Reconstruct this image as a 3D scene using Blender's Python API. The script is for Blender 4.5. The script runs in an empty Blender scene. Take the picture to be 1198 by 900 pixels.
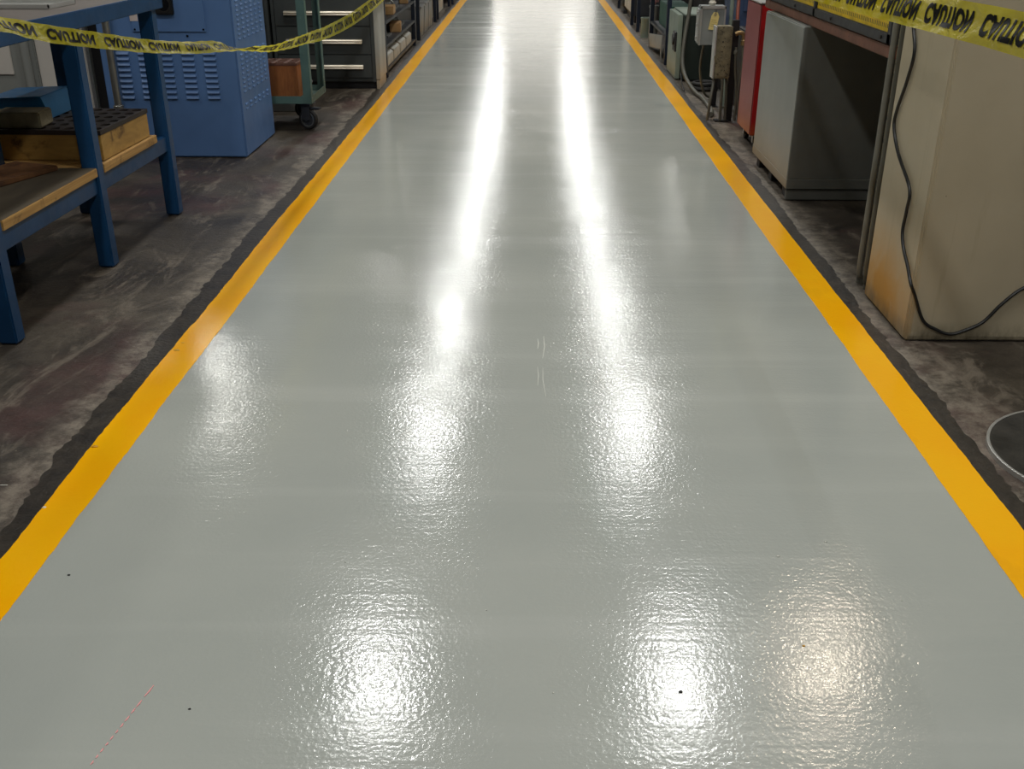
import bpy, bmesh, math, random
from mathutils import Vector, Matrix
random.seed(7)
sc = bpy.context.scene
COL = sc.collection
PI = math.pi
DENO = True

# ------------------------------------------------------------------ materials
def _nodes(name):
    m = bpy.data.materials.new(name); m.use_nodes = True
    nt = m.node_tree; b = nt.nodes['Principled BSDF']
    return m, nt, b
def N(nt, typ, **kw):
    n = nt.nodes.new(typ)
    for k, v in kw.items():
        if k.startswith('i_'):
            n.inputs[int(k[2:])].default_value = v
        else:
            setattr(n, k, v)
    return n
def sock(nt, v, inp):
    if hasattr(v, 'links') or hasattr(v, 'is_output'): nt.links.new(v, inp)
    else: inp.default_value = v
def math_(nt, op, a, b=0.0, c=0.0, clamp=False):
    n = nt.nodes.new('ShaderNodeMath'); n.operation = op; n.use_clamp = clamp
    sock(nt, a, n.inputs[0]); sock(nt, b, n.inputs[1])
    if op in ('MULTIPLY_ADD', 'SMOOTH_MIN', 'COMPARE'): sock(nt, c, n.inputs[2])
    return n.outputs[0]
def coords(nt, scale=(1, 1, 1), world=False):
    if world:
        src = N(nt, 'ShaderNodeNewGeometry').outputs['Position']
    else:
        src = N(nt, 'ShaderNodeTexCoord').outputs['Object']
    mp = N(nt, 'ShaderNodeMapping'); mp.inputs['Scale'].default_value = scale
    nt.links.new(src, mp.inputs['Vector'])
    return mp.outputs[0]
def noise(nt, scale, vec=None, detail=4, rough=.55, world=False, stretch=(1, 1, 1), distort=0):
    n = N(nt, 'ShaderNodeTexNoise')
    n.inputs['Scale'].default_value = scale; n.inputs['Detail'].default_value = detail
    n.inputs['Roughness'].default_value = rough; n.inputs['Distortion'].default_value = distort
    nt.links.new(vec if vec is not None else coords(nt, stretch, world), n.inputs['Vector'])
    return n.outputs['Fac']
def ramp(nt, fac, stops):
    r = N(nt, 'ShaderNodeValToRGB'); cr = r.color_ramp
    while len(cr.elements) < len(stops): cr.elements.new(.5)
    for e, (p, c) in zip(cr.elements, stops):
        e.position = p; e.color = (c, c, c, 1) if not hasattr(c, '__len__') else (*c, 1)
    nt.links.new(fac, r.inputs['Fac'])
    return r.outputs['Color']
def mix(nt, fac, a, b):
    n = N(nt, 'ShaderNodeMix', data_type='RGBA')
    sock(nt, fac, n.inputs[0])
    for v, i in ((a, 6), (b, 7)):
        if isinstance(v, tuple): n.inputs[i].default_value = (*v[:3], 1)
        else: nt.links.new(v, n.inputs[i])
    return n.outputs[2]
def bump(nt, b, height, strength=.3, dist=.01, prev=None):
    n = N(nt, 'ShaderNodeBump'); n.inputs['Strength'].default_value = strength
    n.inputs['Distance'].default_value = dist
    nt.links.new(height, n.inputs['Height'])
    if prev is not None: nt.links.new(prev, n.inputs['Normal'])
    if b is not None: nt.links.new(n.outputs[0], b.inputs['Normal'])
    return n.outputs[0]
def srgb(r, g, b):
    f = lambda c: (c / 255 / 12.92) if c / 255 <= .04045 else ((c / 255 + .055) / 1.055) ** 2.4
    return (f(r), f(g), f(b))

def mat(name, c, rough=.5, metal=0, var=.18, scale=6, wear=None, wear_amt=.0, bmp=.0, spec=.5):
    """painted / plain surface with blotchy wear"""
    m, nt, b = _nodes(name)
    lo = tuple(x * (1 - var) for x in c); hi = tuple(min(1, x * (1 + var)) for x in c)
    n1 = noise(nt, scale, detail=6)
    colr = mix(nt, ramp(nt, n1, [(.3, 0), (.7, 1)]), lo, hi)
    if wear is not None:
        n2 = noise(nt, scale * 2.3, detail=8, rough=.7, distort=.6)
        t = .72 - wear_amt
        colr = mix(nt, ramp(nt, n2, [(t, 0), (t + .07, 1)]), colr, wear)
    nt.links.new(colr, b.inputs['Base Color'])
    rr = math_(nt, 'MULTIPLY_ADD', noise(nt, scale * 3, detail=3), .25, rough - .12)
    nt.links.new(rr, b.inputs['Roughness'])
    b.inputs['Metallic'].default_value = metal
    b.inputs['Specular IOR Level'].default_value = spec
    if bmp: bump(nt, b, noise(nt, scale * 12, detail=4), bmp, .003)
    return m

M = {}
M['blue_bench'] = mat('blue_bench_paint', srgb(20, 66, 108), .42, var=.15, scale=5, wear=srgb(60, 66, 72), wear_amt=.03, bmp=.15)
M['blue_cab'] = mat('blue_cabinet_paint', srgb(88, 122, 172), .45, var=.08, scale=3, wear=srgb(62, 84, 124), wear_amt=.03)
M['navy'] = mat('navy_rack_paint', srgb(16, 30, 50), .45, var=.2)
M['blue_dirty'] = mat('dirty_blue_paint', srgb(52, 68, 98), .5, var=.25)
M['black'] = mat('black_plastic', srgb(24, 24, 26), .5, var=.25)
M['rubber'] = mat('dark_rubber', srgb(34, 32, 30), .6, var=.2, bmp=.2)
M['steel'] = mat('dull_steel', srgb(150, 150, 146), .38, metal=.85, var=.15, scale=10)
M['chrome'] = mat('bright_handle_metal', srgb(226, 216, 198), .42, metal=.6, var=.02)
M['offwhite'] = mat('off_white_enclosure_paint', srgb(208, 202, 194), .5, var=.06, scale=2)
M['greyenc'] = mat('grey_enclosure_paint', srgb(140, 142, 138), .5, var=.08, scale=2)
M['teal'] = mat('grey_green_cart_paint', srgb(86, 114, 108), .45, var=.12, scale=8, wear=srgb(140, 144, 136), wear_amt=.02)
M['charcoal'] = mat('charcoal_drawer_paint', srgb(62, 66, 66), .45, var=.08, scale=3)
M['bin_grey'] = mat('grey_bin_plastic', srgb(132, 132, 130), .5, var=.1)
M['pale_bin'] = mat('pale_tin_bins', srgb(168, 164, 152), .5, var=.15)
M['green_grey'] = mat('grey_green_door_paint', srgb(130, 142, 130), .5, var=.12, scale=6, wear=srgb(70, 72, 66), wear_amt=.05)
M['dark_green'] = mat('dark_green_paint', srgb(26, 36, 30), .5, var=.15)
M['grey_box'] = mat('grey_switch_box_paint', srgb(132, 136, 134), .45, var=.12, scale=7)
M['grime_box'] = mat('grimy_box_paint', srgb(116, 108, 84), .6, var=.3, scale=22, wear=srgb(48, 42, 32), wear_amt=.17, bmp=.3)
M['tag'] = mat('yellowed_tag_card', srgb(226, 204, 130), .6, var=.06)
M['brass'] = mat('aged_brass', srgb(140, 116, 80), .4, metal=.7, var=.2)
M['hose'] = mat('grey_hose', srgb(88, 86, 76), .5, var=.2)
M['red_hose'] = mat('rusty_red_hose', srgb(130, 66, 50), .5, var=.2)
M['pipe_grey'] = mat('old_grey_pipe_paint', srgb(124, 122, 112), .5, var=.2)
M['front_sheet'] = mat('shade_grey_front_sheet', srgb(100, 101, 96), .5, var=.08)  # shade on the pedestal front, put into a darker grey
M['cord'] = mat('black_cord_rubber', srgb(22, 22, 22), .4, var=.1)
M['dark_frame'] = mat('dark_grey_guard_paint', srgb(52, 54, 58), .45, var=.15)
M['copper'] = mat('rusted_bed_metal', srgb(126, 84, 68), .5, metal=.15, var=.25, scale=9, wear=srgb(60, 46, 42), wear_amt=.1, bmp=.25)
M['glass'] = mat('dark_gauge_glass', srgb(20, 22, 26), .15, var=.1)
M['sticker'] = mat('pale_sticker', srgb(210, 196, 190), .5, var=.1)
M['red_mark'] = mat('red_print', srgb(170, 40, 36), .5, var=.05)
M['laser_dash'] = mat('painted_laser_pink', srgb(238, 160, 158), .5, var=.05)  # laser light on the floor, painted as plain pink colour
M['yellow_drop'] = mat('dried_yellow_paint', srgb(214, 158, 40), .35, var=.1)
M['chip_white'] = mat('white_chip', srgb(210, 210, 200), .5, var=.1)
M['cardboard'] = mat('brown_cardboard', srgb(160, 122, 92), .7, var=.12)
M['blue_vinyl'] = mat('bright_blue_folded_sheet', srgb(36, 130, 196), .4, var=.12, scale=5)
M['green_mesh'] = mat('green_crate_plastic', srgb(28, 78, 62), .5, var=.15)
M['cement'] = mat('grimy_stone_block', srgb(140, 132, 108), .75, var=.25, scale=14, wear=srgb(70, 64, 52), wear_amt=.1, bmp=.3)
M['lamp_body'] = mat('white_lamp_housing', srgb(220, 220, 216), .5, var=.03)
M['deck_light'] = mat('pale_worn_panel', srgb(196, 190, 176), .45, var=.1)
M['pinkish'] = mat('faded_pink_rag', srgb(176, 128, 128), .7, var=.15)
M['trim_grey'] = mat('aluminium_edge', srgb(190, 190, 186), .35, metal=.6, var=.1)

def wood(name, c1, c2, stretch, rough=.6, dark=None):
    m, nt, b = _nodes(name)
    n = noise(nt, 6, detail=8, rough=.65, stretch=stretch, distort=.8)
    colr = mix(nt, ramp(nt, n, [(.3, 0), (.7, 1)]), c1, c2)
    if dark:
        n2 = noise(nt, 7, detail=6, rough=.7, distort=.4)
        colr = mix(nt, ramp(nt, n2, [(.56, 0), (.68, 1)]), colr, dark)
    nt.links.new(colr, b.inputs['Base Color']); b.inputs['Roughness'].default_value = rough
    bump(nt, b, n, .25, .003)
    return m
M['ply_edge'] = wood('plywood', srgb(196, 156, 92), srgb(150, 112, 62), (.3, .3, 14), dark=srgb(112, 84, 50))
M['ply_top'] = wood('soiled_plywood_face', srgb(88, 78, 62), srgb(62, 56, 46), (2, .4, 1))
M['wood_box'] = wood('honey_wood', srgb(188, 150, 80), srgb(152, 116, 58), (.8, .8, 3), dark=srgb(100, 72, 38))
M['wood_black'] = wood('blackened_wood', srgb(56, 46, 42), srgb(34, 30, 28), (1, 1, 1))
M['wood_red'] = wood('oiled_red_wood', srgb(176, 108, 54), srgb(134, 76, 38), (6, 1, 1))
M['wood_redtop'] = wood('oiled_red_wood_top', srgb(128, 84, 66), srgb(98, 62, 48), (3, 1, 1))
M['wood_pale'] = wood('pale_wood', srgb(196, 160, 112), srgb(160, 120, 76), (1, 4, 1))
M['wood_stain'] = wood('stained_wood', srgb(120, 82, 48), srgb(70, 44, 28), (2, 2, 2), dark=srgb(40, 28, 22))

def bench_top():
    m, nt, b = _nodes('worn_bench_top')
    n = noise(nt, 4, detail=8, rough=.6)
    c = mix(nt, ramp(nt, n, [(.3, 0), (.7, 1)]), srgb(92, 86, 82), srgb(112, 104, 98))
    s = noise(nt, 5, stretch=(10, 1, 1), detail=5)
    c = mix(nt, ramp(nt, s, [(.66, 0), (.74, .6)]), c, srgb(160, 156, 150))
    nt.links.new(c, b.inputs['Base Color']); b.inputs['Roughness'].default_value = .5
    return m
M['bench_top'] = bench_top()

def walkway():
    m, nt, b = _nodes('grey_epoxy_coating')
    pos = N(nt, 'ShaderNodeNewGeometry').outputs['Position']
    n = noise(nt, .9, world=True, detail=5)
    c = mix(nt, ramp(nt, n, [(.35, 0), (.65, 1)]), srgb(163, 167, 161), srgb(172, 175, 168))
    # roller laps across the aisle
    lap = noise(nt, 1, world=True, detail=3, stretch=(.35, 5.0, 1))
    c = mix(nt, ramp(nt, lap, [(.55, 0), (.7, .35)]), c, srgb(180, 182, 176))
    nt.links.new(c, b.inputs['Base Color'])
    rr = math_(nt, 'MULTIPLY_ADD', lap, .12, .08)
    nt.links.new(rr, b.inputs['Roughness'])
    b.inputs['IOR'].default_value = 1.52
    b.inputs['Coat Weight'].default_value = 0
    # orange peel, patchy
    peel = noise(nt, 85, world=True, detail=2.5, rough=.55)
    patch = ramp(nt, noise(nt, 2.2, world=True, detail=2), [(.3, .55), (.7, 1.0)])
    h = math_(nt, 'MULTIPLY', peel, patch)
    n1 = bump(nt, None, h, 1.0, PEEL)
    ridge = noise(nt, 1, world=True, detail=4, rough=.6, stretch=(1.2, 26, 1))
    n2 = bump(nt, None, ridge, 1.0, .0007, prev=n1)
    wave = noise(nt, 3.2, world=True, detail=2)
    bump(nt, b, wave, 1.0, .0018, prev=n2)
    return m
def line_paint():
    m, nt, b = _nodes('yellow_line_paint')
    n = noise(nt, 3, world=True, detail=6)
    c = mix(nt, ramp(nt, n, [(.35, 0), (.7, 1)]), srgb(254, 178, 0), srgb(255, 188, 4))
    # thinner, dirtier patches further on
    p = noise(nt, 1.3, world=True, detail=5, stretch=(3, 1, 1))
    c = mix(nt, ramp(nt, p, [(.60, 0), (.74, .5)]), c, srgb(204, 136, 10))
    nt.links.new(c, b.inputs['Base Color']); b.inputs['Roughness'].default_value = .22
    h = noise(nt, 90, world=True, detail=3)
    bump(nt, b, h, 1.0, .0006)
    return m
def concrete():
    m, nt, b = _nodes('oily_old_concrete')
    geo = N(nt, 'ShaderNodeNewGeometry').outputs['Position']
    sx = N(nt, 'ShaderNodeSeparateXYZ'); nt.links.new(geo, sx.inputs[0])
    n1 = noise(nt, 1.6, world=True, detail=8, rough=.65, distort=.7)
    c = mix(nt, ramp(nt, n1, [(.36, 0), (.5, .45), (.64, 1)]), srgb(38, 32, 27), srgb(80, 72, 61))
    nr = noise(nt, 1.1, world=True, detail=4, rough=.6, stretch=(1, 1, 1), distort=.3)
    c = mix(nt, ramp(nt, nr, [(.52, 0), (.66, .7)]), c, srgb(78, 50, 48))
    # pale scuffs that run along the aisle
    ns = noise(nt, 2.1, world=True, detail=10, rough=.72, stretch=(2.4, .8, 1), distort=1.2)
    c = mix(nt, ramp(nt, ns, [(.54, 0), (.63, .62)]), c, srgb(120, 110, 97))
    # worn band beside the coating
    ax = math_(nt, 'ABSOLUTE', sx.outputs[0])
    wob = noise(nt, 2.4, world=True, detail=9, rough=.75, distort=.8)
    e = math_(nt, 'MULTIPLY_ADD', wob, .34, math_(nt, 'MULTIPLY', ax, -1.0))
    band = math_(nt, 'ADD', e, 1.385, clamp=True)
    band = math_(nt, 'MULTIPLY', band, 14.0, clamp=True)
    spk = ramp(nt, noise(nt, 9, world=True, detail=8, rough=.8), [(.42, .15), (.58, 1)])
    band = math_(nt, 'MULTIPLY', band, spk, clamp=True)
    c = mix(nt, math_(nt, 'MULTIPLY', band, .7), c, srgb(142, 132, 118))
    sp = noise(nt, 60, world=True, detail=2)
    c = mix(nt, ramp(nt, sp, [(.70, 0), (.76, .5)]), c, srgb(150, 140, 120))
    nt.links.new(c, b.inputs['Base Color'])
    rr = math_(nt, 'MULTIPLY_ADD', n1, .35, .30)
    nt.links.new(rr, b.inputs['Roughness'])
    h = noise(nt, 34, world=True, detail=8, rough=.7)
    n3 = noise(nt, 14, world=True, detail=10, rough=.8)
    c = mix(nt, ramp(nt, n3, [(.35, .55), (.5, 0)]), c, srgb(36, 31, 27))
    nt.links.new(c, b.inputs['Base Color'])
    bump(nt, b, h, .35, .012)
    return m
def edge_strip():
    m, nt, b = _nodes('dark_bare_edge')
    n = noise(nt, 12, world=True, detail=8, rough=.7)
    c = mix(nt, ramp(nt, n, [(.35, 0), (.7, 1)]), srgb(32, 28, 24), srgb(62, 55, 46))
    nt.links.new(c, b.inputs['Base Color']); b.inputs['Roughness'].default_value = .42
    bump(nt, b, noise(nt, 45, world=True, detail=6), .3, .01)
    return m
def beige():
    m, nt, b = _nodes('stained_beige_paint')
    tc = N(nt, 'ShaderNodeTexCoord').outputs['Object']
    sx = N(nt, 'ShaderNodeSeparateXYZ'); nt.links.new(tc, sx.inputs[0])
    n = noise(nt, 2.5, detail=7)
    c = mix(nt, ramp(nt, n, [(.3, 0), (.7, 1)]), srgb(178, 166, 140), srgb(192, 180, 154))
    # rust run low on the aisle side
    dz = math_(nt, 'MULTIPLY_ADD', sx.outputs[2], -2.6, 1.0, clamp=True)
    dy = math_(nt, 'MULTIPLY_ADD', sx.outputs[1], 2.2, .35, clamp=True)
    st = math_(nt, 'MULTIPLY', math_(nt, 'MULTIPLY', dz, dy), ramp(nt, noise(nt, 5, detail=6, distort=.6), [(.3, .2), (.6, 1)]), clamp=True)
    onside = math_(nt, 'LESS_THAN', sx.outputs[0], .02)
    st = math_(nt, 'MULTIPLY', math_(nt, 'MULTIPLY', st, onside), 1.6, clamp=True)
    c = mix(nt, st, c, srgb(186, 142, 70))
    # floor splash grime
    g = math_(nt, 'MULTIPLY_ADD', sx.outputs[2], -12.0, 1.0, clamp=True)
    g = math_(nt, 'MULTIPLY', g, ramp(nt, noise(nt, 12, detail=8, rough=.75, stretch=(1, 1, .4)), [(.35, 0), (.6, 1)]), clamp=True)
    c = mix(nt, g, c, srgb(92, 84, 66))
    # streaks that run down
    r = noise(nt, 1, detail=6, rough=.7, stretch=(16, 16, 1.2))
    c = mix(nt, ramp(nt, r, [(.60, 0), (.75, .35)]), c, srgb(150, 136, 104))
    sp = noise(nt, 38, detail=2)
    c = mix(nt, ramp(nt, sp, [(.76, 0), (.78, .8)]), c, srgb(80, 70, 56))
    nt.links.new(c, b.inputs['Base Color']); b.inputs['Roughness'].default_value = .5
    return m
def pedestal():
    m, nt, b = _nodes('scuffed_light_grey_paint')
    tc = N(nt, 'ShaderNodeTexCoord').outputs['Object']
    sx = N(nt, 'ShaderNodeSeparateXYZ'); nt.links.new(tc, sx.inputs[0])
    c = mix(nt, ramp(nt, noise(nt, 3, detail=7), [(.3, 0), (.7, 1)]), srgb(136, 140, 136), srgb(150, 154, 150))
    r = noise(nt, 1, detail=6, rough=.7, stretch=(10, 10, .8))
    c = mix(nt, ramp(nt, r, [(.62, 0), (.75, .4)]), c, srgb(120, 116, 106))
    g = math_(nt, 'MULTIPLY_ADD', sx.outputs[2], -8.0, 1.25, clamp=True)
    c = mix(nt, math_(nt, 'MULTIPLY', g, .8), c, srgb(134, 116, 88))
    nt.links.new(c, b.inputs['Base Color']); b.inputs['Roughness'].default_value = .42
    bump(nt, b, noise(nt, 4, detail=1), .08, .02)
    return m
def redpaint():
    m, nt, b = _nodes('faded_red_paint')
    tc = N(nt, 'ShaderNodeTexCoord').outputs['Object']
    sx = N(nt, 'ShaderNodeSeparateXYZ'); nt.links.new(tc, sx.inputs[0])
    c = mix(nt, ramp(nt, noise(nt, 5, detail=7), [(.3, 0), (.7, 1)]), srgb(130, 58, 62), srgb(146, 74, 76))
    front = math_(nt, 'LESS_THAN', sx.outputs[1], .004)
    c = mix(nt, front, c, srgb(176, 18, 22))
    g = math_(nt, 'MULTIPLY_ADD', sx.outputs[2], -6.5, 1.25, clamp=True)
    g = math_(nt, 'MULTIPLY', g, ramp(nt, noise(nt, 6, detail=5), [(.3, .4), (.6, 1)]), clamp=True)
    c = mix(nt, g, c, srgb(184, 108, 56))
    nt.links.new(c, b.inputs['Base Color']); b.inputs['Roughness'].default_value = .38
    return m
def sidepanel():
    m, nt, b = _nodes('pale_grey_side_sheet')
    tc = N(nt, 'ShaderNodeTexCoord').outputs['Object']
    sx = N(nt, 'ShaderNodeSeparateXYZ'); nt.links.new(tc, sx.inputs[0])
    c = mix(nt, ramp(nt, noise(nt, 1, detail=5, stretch=(8, 8, 1)), [(.3, 0), (.7, 1)]), srgb(146, 146, 140), srgb(180, 178, 170))
    g = math_(nt, 'MULTIPLY_ADD', sx.outputs[2], -3.2, 1.2, clamp=True)
    c = mix(nt, math_(nt, 'MULTIPLY', g, .6), c, srgb(168, 142, 104))
    nt.links.new(c, b.inputs['Base Color']); b.inputs['Roughness'].default_value = .4
    return m
def perforated():
    m, nt, b = _nodes('yellow_slotted_guard')
    tc = N(nt, 'ShaderNodeTexCoord').outputs['Object']
    sx = N(nt, 'ShaderNodeSeparateXYZ'); nt.links.new(tc, sx.inputs[0])
    fy = math_(nt, 'FRACT', math_(nt, 'MULTIPLY', sx.outputs[1], 42.0))
    fz = math_(nt, 'FRACT', math_(nt, 'MULTIPLY', sx.outputs[2], 24.0))
    a = math_(nt, 'LESS_THAN', fy, .40)
    z = math_(nt, 'MULTIPLY', math_(nt, 'GREATER_THAN', fz, .35), math_(nt, 'LESS_THAN', fz, .78))
    hole = math_(nt, 'MULTIPLY', a, z)
    base = mix(nt, ramp(nt, noise(nt, 9, detail=6, rough=.7), [(.4, 0), (.72, 1)]), srgb(240, 204, 28), srgb(180, 150, 30))
    c = mix(nt, hole, base, srgb(36, 32, 22))
    nt.links.new(c, b.inputs['Base Color']); b.inputs['Roughness'].default_value = .45
    bump(nt, b, math_(nt, 'SUBTRACT', 1.0, hole), .6, .002)
    return m
def tape_mat():
    m, nt, b = _nodes('yellow_plastic_film')
    n = noise(nt, 9, detail=4, stretch=(1, 1, 3), distort=.5)
    c = mix(nt, ramp(nt, n, [(.3, 0), (.7, 1)]), srgb(240, 226, 40), srgb(252, 240, 84))
    nt.links.new(c, b.inputs['Base Color'])
    b.inputs['Roughness'].default_value = .22
    b.inputs['IOR'].default_value = 1.55
    tr = N(nt, 'ShaderNodeBsdfTranslucent'); nt.links.new(c, tr.inputs['Color'])
    ms = N(nt, 'ShaderNodeMixShader'); ms.inputs[0].default_value = .6
    out = nt.nodes['Material Output']
    nt.links.new(b.outputs[0], ms.inputs[1]); nt.links.new(tr.outputs[0], ms.inputs[2])
    tp = N(nt, 'ShaderNodeBsdfTransparent'); tp.inputs['Color'].default_value = (1, .97, .7, 1)
    m2 = N(nt, 'ShaderNodeMixShader'); m2.inputs[0].default_value = .22
    nt.links.new(ms.outputs[0], m2.inputs[1]); nt.links.new(tp.outputs[0], m2.inputs[2])
    nt.links.new(m2.outputs[0], out.inputs['Surface'])
    bump(nt, b, noise(nt, 16, detail=3, stretch=(1, 1, 2), distort=1.0), .6, .012)
    return m
def emit(name, c, s):
    m, nt, b = _nodes(name)
    b.inputs['Base Color'].default_value = (*c, 1)
    b.inputs['Emission Color'].default_value = (*c, 1); b.inputs['Emission Strength'].default_value = s
    return m
def rimmed_disc():
    m, nt, b = _nodes('dark_textured_plate')
    n = noise(nt, 10, detail=8, rough=.7)
    c = mix(nt, ramp(nt, n, [(.35, 0), (.7, 1)]), srgb(36, 36, 34), srgb(62, 60, 56))
    nt.links.new(c, b.inputs['Base Color']); b.inputs['Roughness'].default_value = .45
    bump(nt, b, noise(nt, 40, detail=5), .3, .01)
    return m
PEEL = .00085
M['walkway'] = walkway(); M['line'] = line_paint(); M['concrete'] = concrete(); M['edge'] = edge_strip()
M['beige'] = beige(); M['pedestal'] = pedestal(); M['red'] = redpaint(); M['sidepanel'] = sidepanel()
M['perf'] = perforated(); M['tape'] = tape_mat(); M['disc'] = rimmed_disc()
M['tape_ink'] = mat('black_tape_print', srgb(12, 12, 8), .5, var=.05, spec=.2)
M['ceiling'] = mat('painted_ceiling_deck', srgb(150, 150, 146), .7, var=.1, scale=1)
M['wall'] = mat('painted_block_wall', srgb(92, 90, 84), .8, var=.12, scale=1.5)
LAMP = 67
M['door_glow'] = emit('daylit_translucent_door', (1, .96, .90), .72)

# ------------------------------------------------------------------ mesh building
class MB:
    def __init__(self): self.bm = bmesh.new()
    def _merge(self, tmp, mtx=None):
        me = bpy.data.meshes.new('tmp'); 
        if mtx is not None: tmp.transform(mtx)
        tmp.to_mesh(me); tmp.free(); self.bm.from_mesh(me); bpy.data.meshes.remove(me)
    def box(self, x0, x1, y0, y1, z0, z1, bev=.004, mtx=None):
        t = bmesh.new(); bmesh.ops.create_cube(t, size=1)
        for v in t.verts:
            v.co = Vector((x0 + (v.co.x + .5) * (x1 - x0), y0 + (v.co.y + .5) * (y1 - y0), z0 + (v.co.z + .5) * (z1 - z0)))
        if bev: 
            bev = min(bev, .3 * min(abs(x1 - x0), abs(y1 - y0), abs(z1 - z0)))
            bmesh.ops.bevel(t, geom=list(t.edges), offset=bev, segments=2, affect='EDGES', clamp_overlap=True)
        self._merge(t, mtx); return self
    def prism(self, pts, axis, a0, a1, bev=0):
        """polygon pts in the plane across axis ('x': (y,z), 'y': (x,z), 'z': (x,y)) pulled from a0 to a1"""
        t = bmesh.new()
        def mk(p, a):
            return {'x': (a, p[0], p[1]), 'y': (p[0], a, p[1]), 'z': (p[0], p[1], a)}[axis]
        A = [t.verts.new(mk(p, a0)) for p in pts]; B = [t.verts.new(mk(p, a1)) for p in pts]
        t.faces.new(A); t.faces.new(B[::-1])
        for i in range(len(pts)):
            j = (i + 1) % len(pts); t.faces.new((A[j], A[i], B[i], B[j]))
        bmesh.ops.recalc_face_normals(t, faces=t.faces)
        if bev: bmesh.ops.bevel(t, geom=list(t.edges), offset=bev, segments=1, affect='EDGES', clamp_overlap=True)
        self._merge(t); return self
    def cyl(self, p0, p1, r0, r1=None, n=20, bev=0):
        r1 = r0 if r1 is None else r1
        p0 = Vector(p0); p1 = Vector(p1); d = p1 - p0
        t = bmesh.new(); bmesh.ops.create_cone(t, cap_ends=True, segments=n, radius1=r0, radius2=r1, depth=d.length)
        if bev:
            es = [e for e in t.edges if len(e.link_faces) == 2 and any(len(f.verts) > 4 for f in e.link_faces)]
            bmesh.ops.bevel(t, geom=es, offset=bev, segments=2, affect='EDGES')
        q = Vector((0, 0, 1)).rotation_difference(d.normalized()).to_matrix().to_4x4()
        self._merge(t, Matrix.Translation((p0 + p1) / 2) @ q); return self
    def tube(self, pts, r, n=10, smooth=4):
        pts = [Vector(p) for p in pts]
        if smooth and len(pts) > 2:
            P = [pts[0]] + pts + [pts[-1]]; o = []
            for i in range(1, len(P) - 2):
                for j in range(smooth):
                    t = j / smooth; a, b, c, d = P[i - 1:i + 3]
                    o.append(.5 * ((2 * b) + (c - a) * t + (2 * a - 5 * b + 4 * c - d) * t * t + (3 * b - a - 3 * c + d) * t ** 3))
            o.append(pts[-1]); pts = o
        t = bmesh.new(); rings = []; up = None
        for i, p in enumerate(pts):
            d = (pts[min(i + 1, len(pts) - 1)] - pts[max(i - 1, 0)]).normalized()
            if up is None:
                up = Vector((0, 0, 1)) if abs(d.z) < .9 else Vector((1, 0, 0))
            s = d.cross(up).normalized(); up = s.cross(d).normalized()
            rr = r(i / (len(pts) - 1)) if callable(r) else r
            rings.append([t.verts.new(p + rr * (math.cos(2 * PI * k / n) * s + math.sin(2 * PI * k / n) * up)) for k in range(n)])
        for a, b in zip(rings, rings[1:]):
            for k in range(n): t.faces.new((a[k], a[(k + 1) % n], b[(k + 1) % n], b[k]))
        t.faces.new(rings[0][::-1]); t.faces.new(rings[-1])
        bmesh.ops.recalc_face_normals(t, faces=t.faces)
        self._merge(t); return self
    def lathe(self, prof, centre, n=32, axis='z', ring=False):
        t = bmesh.new(); rings = []
        for r, z in prof:
            rings.append([t.verts.new((r * math.cos(2 * PI * k / n), r * math.sin(2 * PI * k / n), z)) for k in range(n)])
        for a, b in zip(rings, rings[1:]):
            for k in range(n): t.faces.new((a[k], a[(k + 1) % n], b[(k + 1) % n], b[k]))
        if ring:
            for k in range(n): t.faces.new((rings[-1][k], rings[-1][(k + 1) % n], rings[0][(k + 1) % n], rings[0][k]))
        else:
            t.faces.new(rings[0]); t.faces.new(rings[-1])
        bmesh.ops.remove_doubles(t, verts=t.verts, dist=1e-5)
        bmesh.ops.recalc_face_normals(t, faces=t.faces)
        mt = Matrix.Translation(centre)
        if axis == 'x': mt = mt @ Matrix.Rotation(PI / 2, 4, 'Y')
        if axis == 'y': mt = mt @ Matrix.Rotation(-PI / 2, 4, 'X')
        self._merge(t, mt); return self
    def holed(self, x0, x1, y0, y1, z, nx, ny, fx, fy, depth, seg=16, stagger=False):
        """flat top with real holes; fx, fy = hole half size as a share of the cell"""
        t = bmesh.new(); cw = (x1 - x0) / nx; ch = (y1 - y0) / ny
        for i in range(nx):
            for j in range(ny):
                cx = x0 + (i + .5) * cw; cy = y0 + (j + .5) * ch
                O = []; I = []; Bv = []
                for k in range(seg):
                    a = 2 * PI * (k + .5) / seg; c, s = math.cos(a), math.sin(a); m_ = max(abs(c), abs(s))
                    O.append(t.verts.new((cx + c / m_ * cw / 2, cy + s / m_ * ch / 2, z)))
                    if seg == 4: c2, s2 = c / m_, s / m_
                    else: c2, s2 = c, s
                    I.append(t.verts.new((cx + c2 * fx * cw, cy + s2 * fy * ch, z)))
                    Bv.append(t.verts.new((cx + c2 * fx * cw, cy + s2 * fy * ch, z - depth)))
                for k in range(seg):
                    l = (k + 1) % seg
                    t.faces.new((O[k], O[l], I[l], I[k])); t.faces.new((I[k], I[l], Bv[l], Bv[k]))
                t.faces.new(Bv)
                if seg > 4:  # corner fill
                    for k in range(seg):
                        l = (k + 1) % seg
                        a0 = 2 * PI * (k + .5) / seg; a1 = a0 + 2 * PI / seg
                        for q in (PI / 4, 3 * PI / 4, 5 * PI / 4, 7 * PI / 4):
                            if a0 < q < a1:
                                cv = t.verts.new((cx + math.copysign(cw / 2, math.cos(q)), cy + math.copysign(ch / 2, math.sin(q)), z))
                                t.faces.new((O[k], cv, O[l]))
        bmesh.ops.recalc_face_normals(t, faces=t.faces)
        self._merge(t); return self
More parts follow.
